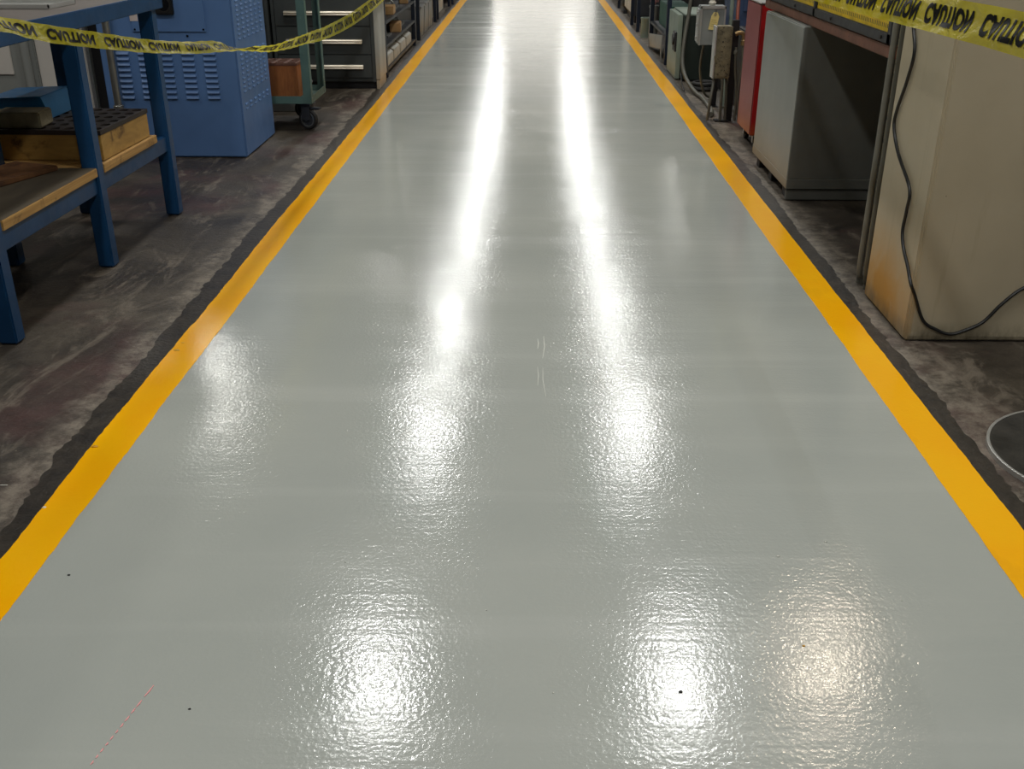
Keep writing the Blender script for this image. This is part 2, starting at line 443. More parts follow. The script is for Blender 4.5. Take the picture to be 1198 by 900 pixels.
    def build(self, name, m, parent=None, smooth=True):
        me = bpy.data.meshes.new(name)
        if smooth:
            for f in self.bm.faces: f.smooth = True
            for e in self.bm.edges:
                if len(e.link_faces) == 2 and e.calc_face_angle(0) > math.radians(38): e.smooth = False
        self.bm.to_mesh(me); self.bm.free()
        o = bpy.data.objects.new(name, me); COL.objects.link(o)
        me.materials.append(M[m] if isinstance(m, str) else m)
        if parent is not None: o.parent = parent
        return o
def box(name, m, parent, *a, **k): return MB().box(*a, **k).build(name, m, parent)
def thing(name, label, cat, loc=(0, 0, 0), rz=0, group=None):
    o = bpy.data.objects.new(name, None); COL.objects.link(o)
    o.location = loc; o.rotation_euler = (0, 0, rz); o.empty_display_size = .1
    o['label'] = label; o['category'] = cat
    if group: o['group'] = group
    return o
def tag(o, label, cat, group=None, kind=None):
    o['label'] = label; o['category'] = cat
    if group: o['group'] = group
    if kind: o['kind'] = kind
    return o
def struct(o, label=None):
    o['kind'] = 'structure'
    if label: o['label'] = label
    return o
def dup(o, loc=None, label=None, group=None, parent=None, top=True):
    c = o.copy(); COL.objects.link(c)
    if top:
        if loc is not None: c.location = loc
        if label: c['label'] = label
        if group: c['group'] = group
    else: c.parent = parent
    for ch in [q for q in bpy.data.objects if q.parent == o]:
        dup(ch, parent=c, top=False)
    return c
TL = [[-1.3,2.331,1.316,-0.548,0.128,0.827],[-1.304,2.372,1.307,-0.533,0.148,0.833],[-1.309,2.434,1.292,-0.535,0.148,0.832],[-1.315,2.501,1.277,-0.537,0.142,0.832],[-1.32,2.556,1.264,-0.535,0.142,0.833],[-1.323,2.588,1.257,-0.553,0.113,0.826],[-1.326,2.607,1.253,-0.54,0.11,0.834],[-1.328,2.624,1.249,-0.595,0.119,0.795],[-1.33,2.654,1.243,-0.603,0.138,0.786],[-1.331,2.702,1.233,-0.539,0.165,0.826],[-1.331,2.761,1.221,-0.442,0.178,0.879],[-1.33,2.828,1.208,-0.333,0.178,0.926],[-1.33,2.898,1.195,-0.26,0.17,0.951],[-1.33,2.968,1.183,-0.236,0.16,0.958],[-1.33,3.042,1.171,-0.223,0.156,0.962],[-1.33,3.122,1.158,-0.221,0.156,0.963],[-1.33,3.209,1.144,-0.226,0.156,0.962],[-1.33,3.307,1.128,-0.258,0.151,0.954],[-1.33,3.418,1.111,-0.295,0.15,0.944],[-1.33,3.534,1.092,-0.346,0.144,0.927],[-1.33,3.644,1.076,-0.4,0.131,0.907],[-1.33,3.741,1.062,-0.427,0.125,0.896],[-1.33,3.831,1.05,-0.466,0.11,0.878],[-1.33,3.917,1.04,-0.485,0.103,0.868],[-1.33,4.008,1.029,-0.506,0.099,0.857],[-1.33,4.108,1.018,-0.529,0.095,0.843],[-1.33,4.213,1.006,-0.564,0.087,0.821],[-1.33,4.316,0.996,-0.589,0.086,0.803],[-1.33,4.409,0.985,-0.615,0.092,0.783],[-1.33,4.487,0.976,-0.674,0.092,0.733],[-1.33,4.552,0.967,-0.719,0.102,0.687],[-1.33,4.608,0.958,-0.809,0.088,0.581],[-1.33,4.658,0.951,-0.884,0.068,0.463],[-1.33,4.696,0.945,-0.921,0.059,0.386],[-1.33,4.723,0.941,-0.97,0.033,0.243],[-1.33,4.747,0.938,-0.983,0.027,0.183],[-1.33,4.778,0.933,-0.999,0.006,0.048],[-1.33,4.815,0.929,-0.995,-0.011,-0.094],[-1.33,4.854,0.924,-0.979,-0.023,-0.201],[-1.33,4.902,0.919,-0.948,-0.033,-0.315],[-1.33,4.967,0.912,-0.938,-0.04,-0.345],[-1.33,5.056,0.901,-0.925,-0.045,-0.376],[-1.33,5.167,0.888,-0.912,-0.048,-0.407],[-1.33,5.293,0.873,-0.874,-0.05,-0.483],[-1.33,5.429,0.861,-0.801,-0.048,-0.596],[-1.33,5.581,0.85,-0.709,-0.044,-0.703],[-1.33,5.752,0.841,-0.605,-0.038,-0.795],[-1.33,5.934,0.833,-0.532,-0.04,-0.846],[-1.33,6.111,0.824,-0.489,-0.044,-0.871],[-1.329,6.276,0.815,-0.438,-0.044,-0.898],[-1.328,6.435,0.807,-0.381,-0.042,-0.923],[-1.326,6.599,0.799,-0.297,-0.036,-0.954],[-1.325,6.783,0.793,-0.193,-0.026,-0.981],[-1.324,6.994,0.788,-0.116,-0.019,-0.993],[-1.322,7.229,0.784,-0.036,-0.012,-0.999],[-1.321,7.481,0.782,0.04,-0.006,-0.999],[-1.32,7.744,0.781,0.122,0.003,-0.993],[-1.319,8.022,0.784,0.208,0.015,-0.978],[-1.318,8.321,0.79,0.275,0.022,-0.961],[-1.318,8.625,0.798,0.331,0.026,-0.943],[-1.32,8.918,0.806,0.383,0.03,-0.923],[-1.323,9.176,0.814,0.44,0.037,-0.897],[-1.326,9.406,0.823,0.51,0.046,-0.859],[-1.332,9.633,0.833,0.569,0.052,-0.821],[-1.34,9.888,0.844,0.62,0.058,-0.782],[-1.354,10.209,0.858,0.677,0.065,-0.733],[-1.371,10.574,0.876,0.716,0.069,-0.695],[-1.388,10.917,0.893,0.745,0.072,-0.663],[-1.4,11.163,0.907,0.765,0.074,-0.639]]
TR = [[0.94,1.769,1.281,0.242,-0.009,0.97],[0.941,1.797,1.281,0.238,-0.007,0.971],[0.942,1.838,1.281,0.239,-0.008,0.971],[0.944,1.886,1.281,0.217,0.004,0.976],[0.945,1.93,1.28,0.214,0.007,0.977],[0.946,1.969,1.28,0.279,-0.023,0.96],[0.948,2.007,1.281,0.29,-0.024,0.957],[0.949,2.046,1.281,0.266,-0.006,0.964],[0.95,2.09,1.281,0.264,-0.003,0.965],[0.95,2.139,1.281,0.251,0.0,0.968],[0.95,2.194,1.281,0.235,0.0,0.972],[0.95,2.254,1.281,0.205,0.008,0.979],[0.95,2.32,1.28,0.194,0.014,0.981],[0.95,2.398,1.279,0.225,0.012,0.974],[0.95,2.487,1.278,0.27,0.011,0.963],[0.95,2.581,1.277,0.299,0.015,0.954],[0.95,2.675,1.275,0.322,0.016,0.947],[0.95,2.764,1.274,0.335,0.011,0.942],[0.95,2.853,1.273,0.303,0.016,0.953],[0.95,2.94,1.271,0.282,0.017,0.959],[0.95,3.024,1.27,0.283,0.012,0.959],[0.95,3.101,1.269,0.296,0.009,0.955],[0.949,3.17,1.269,0.301,0.009,0.954],[0.949,3.24,1.268,0.295,0.011,0.955],[0.95,3.321,1.267,0.289,0.009,0.957],[0.95,3.412,1.266,0.249,0.012,0.969],[0.949,3.509,1.265,0.193,0.012,0.981],[0.952,3.626,1.263,0.149,0.012,0.989],[0.96,3.778,1.26,0.112,0.018,0.994],[0.975,3.982,1.254,0.129,0.016,0.992],[0.996,4.236,1.248,0.165,0.012,0.986],[1.021,4.521,1.24,0.198,0.009,0.98],[1.05,4.81,1.232,0.241,0.001,0.971],[1.082,5.089,1.224,0.241,0.002,0.97],[1.118,5.367,1.214,0.263,-0.003,0.965],[1.158,5.645,1.205,0.299,-0.011,0.954],[1.2,5.93,1.195,0.358,-0.025,0.933],[1.251,6.243,1.185,0.505,-0.058,0.861],[1.309,6.57,1.174,0.658,-0.094,0.748],[1.363,6.86,1.164,0.713,-0.108,0.693],[1.4,7.063,1.157,0.659,-0.094,0.746]]

# ================================================================== THE SETTING
def strip_mesh(name, m, xin, xout, y0, y1, z, step=.025, wi=.002, wo=.004, seed=1, fin=1.0, thick=.001):
    """long strip along the aisle with slightly uneven hand-cut edges"""
    rnd = random.Random(seed); bm = bmesh.new()
    def wob(n, amp):
        o = [0.0] * n
        for per, w in ((40, .5), (12, .35), (4, .3), (1, .22)):
            k = [rnd.uniform(-1, 1) for _ in range(n // per + 3)]
            for i in range(n):
                q = i / per; a = int(q); f = q - a; f = f * f * (3 - 2 * f)
                o[i] += w * (k[a] * (1 - f) + k[a + 1] * f)
        return [amp * v for v in o]
    n = int((y1 - y0) / step) + 1
    A = wob(n, wi); B = wob(n, wo); rows = []
    for i in range(n):
        y = y0 + (y1 - y0) * i / (n - 1)
        rows.append([bm.verts.new((xin + A[i], y, z - thick)), bm.verts.new((xin + A[i], y, z)), bm.verts.new((xout + B[i], y, z)), bm.verts.new((xout + B[i], y, z - thick))])
    for a, b in zip(rows, rows[1:]):
        for k in range(3): bm.faces.new((a[k], a[k + 1], b[k + 1], b[k]))
    bmesh.ops.recalc_face_normals(bm, faces=bm.faces)
    mb = MB(); mb.bm.free(); mb.bm = bm
    return mb.build(name, m, smooth=False)

Y0F, Y1F = -6.0, 48.0
fl = MB().box(-8, 8, Y0F, Y1F, -.2, 0, 0).build('floor', 'concrete'); struct(fl, 'old oily brown concrete floor on both sides of the coated aisle')
wk = MB().box(-1.26, 1.24, Y0F, Y1F, 0, .002, 0).build('walkway', 'walkway')
struct(wk, 'glossy light grey coated aisle between the two yellow lines')
l1 = strip_mesh('trim_1', 'line', -1.2245, -1.350, Y0F, Y1F, .0032, wi=.006, wo=.008, seed=3); struct(l1, 'yellow painted line along the left edge of the grey aisle')
l2 = strip_mesh('trim_2', 'line', 1.187, 1.316, Y0F, Y1F, .0032, wi=.004, wo=.004, seed=5); struct(l2, 'yellow painted line along the right edge of the grey aisle')
e1 = strip_mesh('trim_3', 'edge', -1.33, -1.425, Y0F, Y1F, .0014, wi=0, wo=.035, seed=9); struct(e1, 'dark uneven bare strip outside the left yellow line')
e2 = strip_mesh('trim_4', 'edge', 1.30, 1.378, Y0F, Y1F, .0014, wi=0, wo=.028, seed=12); struct(e2, 'dark uneven bare strip outside the right yellow line')
HC = 6.2
struct(MB().box(-8, 8, Y0F, Y1F, HC, HC + .1, 0).build('ceiling', 'ceiling'))
struct(MB().box(-8.2, -8, Y0F, Y1F, -.2, HC + .1, 0).build('wall_left', 'wall'))
struct(MB().box(8, 8.2, Y0F, Y1F, -.2, HC + .1, 0).build('wall_right', 'wall'))
struct(MB().box(-8.2, 8.2, Y0F - .2, Y0F, -.2, HC + .1, 0).build('wall_back', 'wall'))
we = MB()
DX0, DX1, DZ = -1.8, 2.75, 5.6
we.box(-8.2, DX0, Y1F, Y1F + .2, -.2, HC + .1, 0); we.box(DX1, 8.2, Y1F, Y1F + .2, -.2, HC + .1, 0); we.box(DX0, DX1, Y1F, Y1F + .2, DZ, HC + .1, 0)
struct(we.build('wall_front', 'wall'))
dr = MB()
nz = 14
for i in range(nz): dr.box(DX0, DX1, Y1F + .08, Y1F + .12, DZ * i / nz, DZ * (i + 1) / nz - .012, .006)
struct(dr.build('door_1', 'door_glow'), 'daylit translucent overhead door at the end of the aisle')

# lamps the place has: hung LED fixtures, 5.3 m apart
def lamp(x, y, z, lx, ly, m, label, group):
    t = thing('ceiling_light', label, 'light', (x, y, z), 0, group)
    h = MB(); h.box(-lx / 2 - .02, lx / 2 + .02, -ly / 2 - .03, ly / 2 + .03, .02, .09, .01)
    h.build('housing', 'lamp_body', t)
    box('diffuser', 'lamp_body', t, -lx / 2, lx / 2, -ly / 2, ly / 2, 0, .025, .004)
    la = bpy.data.lights.new('led_light', 'AREA'); la.shape = 'RECTANGLE'; la.size = lx; la.size_y = ly
    col_, rad = m; la.color = col_; la.energy = PI * lx * ly * rad
    lo = bpy.data.objects.new('led_light', la); COL.objects.link(lo); lo.parent = t; lo.location = (0, 0, -.004)
    for s in (-1, 1): MB().cyl((0, s * ly * .35, .09), (0, s * ly * .35, HC - z), .006, n=8).build('hanging_rod', 'steel', t)
    return t
HL = 5.5
GL = 'cool white lamps hung in two rows over the aisle'
ys = [-2.5, 2.6, 7.95, 13.3, 17.7, 23.2, 29.6, 34.9, 40.2, 45.4]
for sx_ in (-1.5, 1.5):
    base = None
    for y in ys:
        lab = 'cool white lamp hung over the aisle, %s row' % ('left' if sx_ < 0 else 'right')
        if base is None: base = lamp(sx_, y, HL, .34, 1.0, ((1, 1, .97), LAMP), lab, GL)
        else: dup(base, (sx_, y, HL))
lamp(3.0, 8.2, HL, .36, .6, ((1, .84, .66), LAMP * 1.0), 'warm white lamp over the machines on the right', None)
GS = 'lamps over the machine bays beside the aisle'
sb = None
for (x, y) in ((-5.1, 15.0), (-3.9, 26.0), (-5.0, 35.5), (5.3, 15.0), (4.4, 30.0), (-5.1, 5.0), (5.2, 2.0)):
    if sb is None: sb = lamp(x, y, HL, .42, 1.15, ((1, .98, .92), LAMP * .45), 'lamp hung over the machine bays', GS)
    else: dup(sb, (x, y, HL))

# ================================================================== LEFT SIDE
# ---- blue workbench
wb = thing('workbench', 'blue steel workbench with dark worn top and plywood lower shelf, left side', 'workbench', (-1.915, 4.49, 0), -.022)
ZT = 1.115
box('tabletop', 'bench_top', wb, -.70, -.012, -1.02, .965, ZT - .012, ZT, .003)
ap = MB()
ap.box(-.012, .006, -1.03, .975, ZT - .066, ZT + .003, .003)
ap.box(-.71, .006, .965, .985, ZT - .066, ZT + .003, .003)
ap.box(-.71, .006, -1.04, -1.02, ZT - .066, ZT + .003, .003)
ap.box(-.72, -.70, -1.03, .975, ZT - .066, ZT + .003, .003)
ap.build('apron', 'blue_bench', wb)
for yy in (-.925, 0.0, .895):
    for xx in (-.05, -.51):
        box('leg', 'blue_bench', wb, xx - (.035 if xx > -.1 else .05), xx + (.037 if xx > -.1 else .05), yy - .034, yy + .034, .003, ZT - .013, .006)
sr = MB()
for xx in (-.05, -.51): sr.box(xx - .020, xx + .022, -.96, .93, .345, .425, .004)
for yy in (-.925, 0, .895): sr.box(-.54, -.07, yy - .02, yy + .02, .345, .422, .004)
sr.build('shelf_rail', 'blue_bench', wb)
sh = MB(); sh.box(-.66, -.012, -.885, -.04, .426, .464, .002)
sh.box(-.66, -.012, .04, .70, .426, .464, .002); sh.box(-.66, -.09, -.04, .04, .426, .464, .002)
shelf = sh.build('shelf_board', 'ply_edge', wb)
st = MB(); st.box(-.658, -.016, -.88, -.045, .464, .4655, 0); st.build('soiled_face', 'ply_top', shelf)
# drilled block on the shelf
ZS = .466
tb = thing('tool_block', 'thick honey coloured wooden block with blackened drilled top on the bench shelf', 'tool block', (-1.945, 4.585, ZS), -.03)
box('block', 'wood_box', tb, -.58, 0, 0, .56, .0, .118, .003)
hp = MB(); hp.holed(-.58, .002, -.002, .562, .136, 9, 6, .33, .30, .012)
hp.prism([(-.58, -.002), (.002, -.002), (.002, .562), (-.58, .562)], 'z', .116, .1235)
for a in ((-.582, -.578, -.004, .564), (0, .004, -.004, .564)): hp.box(*a, .116, .1365, .001)
for a in ((-.582, .004, -.004, 0.0), (-.582, .004, .560, .564)): hp.box(*a, .116, .1365, .001)
hp.build('drilled_top', 'wood_black', tb)
# grey block + blue folded sheet
gb = box('stone_block', 'cement', None, -.105, .105, -.075, .075, 0, .07, .006); gb.location = (-2.335, 4.70, ZS + .1372); gb.rotation_euler = (0, 0, .05)
tag(gb, 'grimy grey rectangular block lying on the drilled wooden block', 'block')
bs = MB()
bs.prism([(0, 0), (-.035, .10), (-.045, .104), (-.27, .088), (-.27, .078), (-.19, 0)], 'y', 0, .30, .001)
bs.prism([(-.035, .099), (-.030, .104), (-.29, .094), (-.29, .088)], 'y', -.012, .31, .001)
bl = bs.build('folded_sheet', 'blue_vinyl', None, smooth=False); bl.location = (-2.285, 4.87, ZS + .1372)
tag(bl, 'bright blue folded sheet metal cover behind the grey block on the bench shelf', 'folded sheet')
# stained planks on the near half of the shelf
pk = MB(); pk.box(-.12, .12, -.30, .30, 0, .022, .004)
plank = pk.build('wood_plank', 'wood_stain'); plank.location = (-2.29, 4.16, ZS); plank.rotation_euler = (0, 0, -.35)
tag(plank, 'short dark-stained plank with pale edge on the near end of the bench shelf', 'plank')
# pale tray on the bench top
tr = thing('tray', 'pale thin tray on the worn bench top at the top left corner', 'tray', (-2.27, 4.72, ZT))
box('tray_base', 'trim_grey', tr, -.22, .20, -.14, .14, 0.001, .006, .002)
trm = MB()
for a in ((-.22, .20, -.14, -.132), (-.22, .20, .132, .14), (-.22, -.212, -.14, .14), (.192, .20, -.14, .14)): trm.box(*a, .004, .02, .002)
trm.build('tray_rim', 'trim_grey', tr)
# neighbouring bench, its corner leg only just in view
nb = thing('workbench', 'second blue workbench whose corner leg shows at the left picture edge', 'workbench', (-1.79, 3.03, 0))
box('tabletop', 'bench_top', nb, -.70, .0, -1.0, .0, ZT - .03, ZT, .003)
for x_, y_ in ((-.035, -.035), (-.66, -.035), (-.035, -.96), (-.66, -.96)):
    box('leg', 'blue_bench', nb, x_ - .033, x_ + .033, y_ - .034, y_ + .034, .003, ZT - .031, .006)
apn = MB(); apn.box(-.69, -.01, -.02, -.005, ZT - .09, ZT - .031, .002); apn.box(-.02, -.005, -.98, -.01, ZT - .09, ZT - .031, .002)
apn.build('apron', 'blue_bench', nb)

# ---- blue louvred cabinet
bc = thing('electrical_cabinet', 'tall blue louvred electrical cabinet with black gauge behind the workbench', 'cabinet', (-1.90, 6.765, 0))
W, D, H = .88, .80, 1.47
cb = MB(); cb.box(-W, 0, 0, D, .004, H, .008)
cb.box(-W + .04, -.04, .03, D - .03, 0, .006, 0)
cb.box(-.006, .002, .004, .012, .03, H - .02, .001)
def louvre(mb, cx, cz, w=.085, h=.017, dp=.014):
    t = bmesh.new()
    prof = [(0, h), (-dp * .75, h * .45), (-dp, h * .05), (-dp * .8, 0), (0, -h * .1)]
    L = [t.verts.new((cx - w / 2 + (0 if a == 0 else .004), a, cz + b)) for a, b in prof]
    R_ = [t.verts.new((cx + w / 2 - (0 if a == 0 else .004), a, cz + b)) for a, b in prof]
    for i in range(len(prof) - 1): t.faces.new((L[i], L[i + 1], R_[i + 1], R_[i]))
    t.faces.new(L); t.faces.new(R_[::-1]); bmesh.ops.recalc_face_normals(t, faces=t.faces); mb._merge(t)
lv = cb
for c in range(5):
    for r in range(9): louvre(lv, -.175 - .14 * c, .385 + .0345 * r)
# small dimpled louvres on the aisle side
sl = cb
def side_louvre(mb, y, z, w=.05, h=.014, dp=.006):
    t = bmesh.new(); prof = [(0, h), (dp, h * .2), (dp * .7, 0), (0, -.002)]
    A = [t.verts.new((a, y - w / 2, z + b)) for a, b in prof]; B = [t.verts.new((a, y + w / 2, z + b)) for a, b in prof]
    for i in range(len(prof) - 1): t.faces.new((A[i], A[i + 1], B[i + 1], B[i]))
    t.faces.new(A); t.faces.new(B[::-1]); bmesh.ops.recalc_face_normals(t, faces=t.faces); mb._merge(t)
for (za, zb) in ((.30, .345), (.41, .66), (.74, .99), (1.07, 1.33)):
    z = za
    while z < zb:
        for k in range(6): side_louvre(sl, .11 + k * .115, z)
        z += .029
cb.build('body', 'blue_cab', bc)
pn = MB(); pn.box(-.645, -.175, -.010, 0, .80, 1.40, .002); panel = pn.build('access_panel', 'blue_cab', bc)
sc_ = MB()
for x_, z_ in ((-.628, .815), (-.19, .815), (-.628, 1.385), (-.19, 1.385)): sc_.cyl((x_, -.014, z_), (x_, -.009, z_), .006, n=12)
sc_.build('screw', 'glass', panel)
MB().cyl((-.30, -.006, .775), (-.30, .001, .775), .007, n=12).build('plug_hole', 'glass', bc)
ga = MB(); ga.box(-.475, -.36, -.04, -.010, .905, 1.03, .006); gauge = ga.build('gauge_box', 'black', bc)
MB().lathe([(.038, 0), (.038, .004), (.043, .006), (.045, .003), (.045, 0)], (-.417, -.041, .965), axis='y', ring=True).build('gauge_ring', 'rubber', gauge)
MB().lathe([(.001, 0), (.037, 0), (.037, .002), (.001, .002)], (-.417, -.0425, .965), axis='y').build('gauge_glass', 'glass', gauge)
stk = MB(); stk.box(-.650, -.600, -.0115, -.0098, .865, .935, 0); so = stk.build('warning_sticker', 'sticker', bc)
box('sticker_print', 'red_mark', so, -.640, -.622, -.0125, -.0110, .90, .93, 0)
# ---- conduit in front of the cabinet
cd = thing('conduit_pipe', 'upright grey conduit pipe standing behind the workbench', 'pipe', (-2.64, 6.58, 0))
MB().cyl((0, 0, .30), (0, 0, 2.2), .023).build('pipe', 'steel', cd)
MB().lathe([(.030, 0), (.030, .26), (.040, .27), (.044, .30), (.044, .325), (.034, .335), (.032, .37), (.027, .375)], (0, 0, 0), 24).build('pipe_fitting', 'steel', cd)
MB().lathe([(.06, 0), (.06, .012), (.03, .014)], (0, 0, .0005), 24).build('floor_flange', 'steel', cd)
# ---- off-white machine enclosure at far left
me_ = thing('machine_enclosure', 'off-white machine enclosure with a grey recessed door behind the workbench', 'machine', (-2.975, 7.0, 0))
box('corner_post', 'offwhite', me_, -.33, 0, .0, .05, .02, 2.0, .006)
box('body', 'greyenc', me_, -1.9, -.0, .05, 1.3, .02, 2.0, .01)
box('door', 'greyenc', me_, -1.6, -.335, -.0, .045, .08, 1.9, .008)
box('door_window', 'offwhite', me_, -1.45, -.50, -.012, 0.002, .50, 1.5, .006)
MB().cyl((-.39, -.03, .1), (-.39, -.03, 1.8), .03, n=16).build('door_handle', 'greyenc', me_)
MB().cyl((-.025, -.004, .39), (-.025, .002, .39), .008, n=10).build('bolt', 'glass', me_)
box('base', 'black', me_, -1.88, -.02, .05, 1.28, 0, .025, 0)
box('dark_panel', 'black', thing('dark_locker', 'narrow black locker between white enclosure and blue cabinet', 'locker', (-2.97, 7.06, 0)), .01, .18, 0, .6, .0, 1.9, .006)
box('vent_strip', 'dark_frame', bpy.data.objects['dark_locker'], .03, .16, -.006, .001, 1.3, 1.8, .002)

# ---- grey-green cart on casters
ct = thing('tool_cart', 'grey-green angle iron cart on black casters beside the blue cabinet', 'cart', (-1.64, 7.70, 0))
CW, CD, CH = .66, .56, 1.25
fr = MB()
zb0, zb1 = .195, .25
fr.box(-CW, 0, 0, .006, zb0, zb1, .002); fr.box(-CW, 0, CD - .006, CD, zb0, zb1, .002)
fr.box(-.006, 0, 0, CD, zb0, zb1, .002); fr.box(-CW, -CW + .006, 0, CD, zb0, zb1, .002)
fr.box(-CW, 0, 0, .006, CH - .06, CH, .002); fr.box(-CW, 0, CD - .006, CD, CH - .06, CH, .002)
fr.box(-.006, 0, 0, CD, CH - .06, CH, .002); fr.box(-CW, -CW + .006, 0, CD, CH - .06, CH, .002)
fr.build('frame', 'teal', ct)
for (x_, y_, sx_, sy_) in ((0, 0, -1, 1), (0, CD, -1, -1), (-CW, 0, 1, 1), (-CW, CD, 1, -1)):
    a = MB(); a.box(min(x_, x_ + sx_ * .06), max(x_, x_ + sx_ * .06), min(y_ - sy_*.001, y_ + sy_ * .007), max(y_-sy_*.001, y_ + sy_ * .007), zb0, CH - .001, .002)
    a.box(min(x_ - sx_*.001, x_ + sx_ * .007), max(x_-sx_*.001, x_ + sx_ * .007), min(y_, y_ + sy_ * .06), max(y_, y_ + sy_ * .06), zb0, CH - .001, .002)
    for z in (.30, .55, .80, 1.05): a.cyl((x_ + sx_ * .035, y_ - sy_*.004, z), (x_ + sx_ * .035, y_ + sy_ * .001, z), .006, n=10)
    a.build('post', 'teal', ct)
box('lower_shelf', 'teal', ct, -CW + .004, -.004, .004, CD - .004, .205, .212, .001)
box('upper_shelf', 'teal', ct, -CW + .004, -.004, .004, CD - .004, CH - .012, CH - .002, .001)
def caster(x_, y_, par, rot):
    c = MB()
    mt = Matrix.Translation((x_, y_, 0)) @ Matrix.Rotation(rot, 4, 'Z')
    c.box(-.045, .045, -.05, .05, .187, .195, .001, mtx=mt)
    c.box(-.030, -.025, -.03, .040, .070, .180, .002, mtx=mt); c.box(.025, .030, -.03, .040, .070, .180, .002, mtx=mt)
    c.box(-.030, .030, -.035, .045, .165, .188, .002, mtx=mt)
    c.box(-.020, .020, -.105, -.03, .150, .166, .004, mtx=mt)
    cb_ = c.build('caster', 'dark_frame', par)
    w = MB(); w.lathe([(.052, -.018), (.068, -.018), (.075, -.010), (.075, .010), (.068, .018), (.052, .018)], (0, 0, 0), 32, 'x', ring=True)
    o = w.build('wheel', 'rubber', cb_); o.location = (x_, y_, .0755); o.rotation_euler = (0, 0, rot)
    w = MB(); w.lathe([(.046, -.020), (.056, -.0195), (.056, .0195), (.046, .020)], (0, 0, 0), 28, 'x', ring=True)
    o = w.build('wheel_rim', 'steel', cb_); o.location = (x_, y_, .0755); o.rotation_euler = (0, 0, rot)
    w = MB(); w.lathe([(.001, -.034), (.012, -.034), (.014, -.016), (.047, -.014), (.047, .014), (.014, .016), (.012, .034), (.001, .034)], (0, 0, 0), 24, 'x')
    o = w.build('wheel_hub', 'dark_frame', cb_); o.location = (x_, y_, .0755); o.rotation_euler = (0, 0, rot)
for (x_, y_, rt) in ((-.045, .055, 1.25), (-.17, CD - .06, 1.4), (-CW + .06, .06, .9), (-CW + .06, CD - .06, .4)): caster(x_, y_, ct, rt)
wt = thing('wooden_tool_holder', 'oiled red-brown wooden block with slotted top on the cart shelf', 'tool holder', (-1.765, 7.86, .2125))
box('block', 'wood_red', wt, -.27, 0, 0, .27, 0, .236, .004)
ht = MB(); ht.holed(-.27, 0, 0, .27, .252, 3, 4, .36, .30, .035, seg=4); ht.box(-.27, 0, 0, .27, .2355, .238, 0)
for a in ((-.272, -.269, -.002, .272), (-.001, .002, -.002, .272)): ht.box(*a, .2355, .2525, .0005)
for a in ((-.272, .002, -.002, .001), (-.272, .002, .269, .272)): ht.box(*a, .2355, .2525, .0005)
ht.build('slotted_top', 'wood_redtop', wt)
lb = thing('low_crate', 'low grey box on the floor behind the cart', 'crate', (-1.90, 8.48, 0))
box('body', 'bin_grey', lb, -.55, 0, 0, .5, 0, .16, .006); box('lid', 'bin_grey', lb, -.56, .01, -.01, .51, .16, .18, .004)

# ---- charcoal drawer cabinets
def drawer_cabinet(x1, label, side=True):
    dc = thing('drawer_cabinet', label, 'drawer cabinet', (x1, 9.65, 0), 0)
    Wd, Dd, Hd = .92, .50, 1.30
    b = MB(); b.box(-Wd, 0, .012, Dd, .065, Hd, .004); b.box(-Wd, -Wd + .03, 0, .014, .065, Hd, .002); b.box(-.03, 0, 0, .014, .065, Hd, .002)
    b.build('body', 'charcoal', dc)
    box('toe_base', 'black', dc, -Wd + .01, -.01, .05, Dd - .02, 0, .066, 0)
    zz = [.10, .306, .550, .790, 1.03, 1.27]
    for z0, z1 in zip(zz, zz[1:]):
        d = box('drawer', 'charcoal', dc, -Wd + .034, -.034, -.006, .012, z0 + .003, z1 - .003, .003)
        hz = z0 + .40 * (z1 - z0) + .004
        h = MB(); h.prism([(-.006, hz + .032), (-.030, hz + .030), (-.036, hz + .018), (-.026, hz + .012), (-.036, hz + .004), (-.036, hz - .004), (-.028, hz - .006), (-.006, hz + .02)], 'x', -Wd + .12, -.11, .001)
        h.build('handle', 'chrome', d)
    return dc
dca = drawer_cabinet(-1.44, 'charcoal drawer cabinet with long bright handles and pale aisle side panel')
sp_ = MB(); sp_.box(.001, .038, -.002, .46, .085, 1.32, .004); sp_.build('side_panel', 'sidepanel', dca)
spb = MB(); spb.box(.001, .030, .0, .45, 0, .083, .003); spb.build('side_plinth', 'sidepanel', dca)
drawer_cabinet(-2.385, 'charcoal drawer cabinet standing farther left, mostly hidden by blue cabinet and cart')
tag(box('background_machine', 'black', None, -2.95, -2.48, 7.9, 8.9, 0, 1.9, .01), 'black machine body in the dark behind the blue cabinet', 'machine')

# ---- racks beyond the drawer cabinet
def rack(x, y0, y1, h, shelves, label, posts=(0, 1), pm='navy', depth=.6):
    t = thing('storage_rack', label, 'rack', (x, (y0 + y1) / 2, 0))
    L_ = (y1 - y0) / 2; s = -1 if x < 0 else 1
    for yy in ([-L_, L_]):
        for dx in (0, depth):
            a = MB(); xa, xb = sorted((s * dx, s * (dx + .045))) if dx == 0 else sorted((s * dx, s * (dx - .045)))
            a.box(xa, xb, yy - .03, yy + .03, 0, h, .004); a.build('post', pm, t)
    for z in shelves:
        a = MB(); xa, xb = sorted((s * .005, s * (depth - .005)))
        a.box(xa, xb, -L_ + .031, L_ - .031, z - .03, z, .003); a.build('shelf', 'dark_frame', t)
    return t
XL = -1.42
rack(XL - .01, 10.38, 13.0, 1.5, (.08, .30, .52, .95), 'dark rack just beyond the drawer cabinet, holding pale tins and wood blocks')
GA = 'pale tins along the lowest shelf of the near left rack'
tin = None
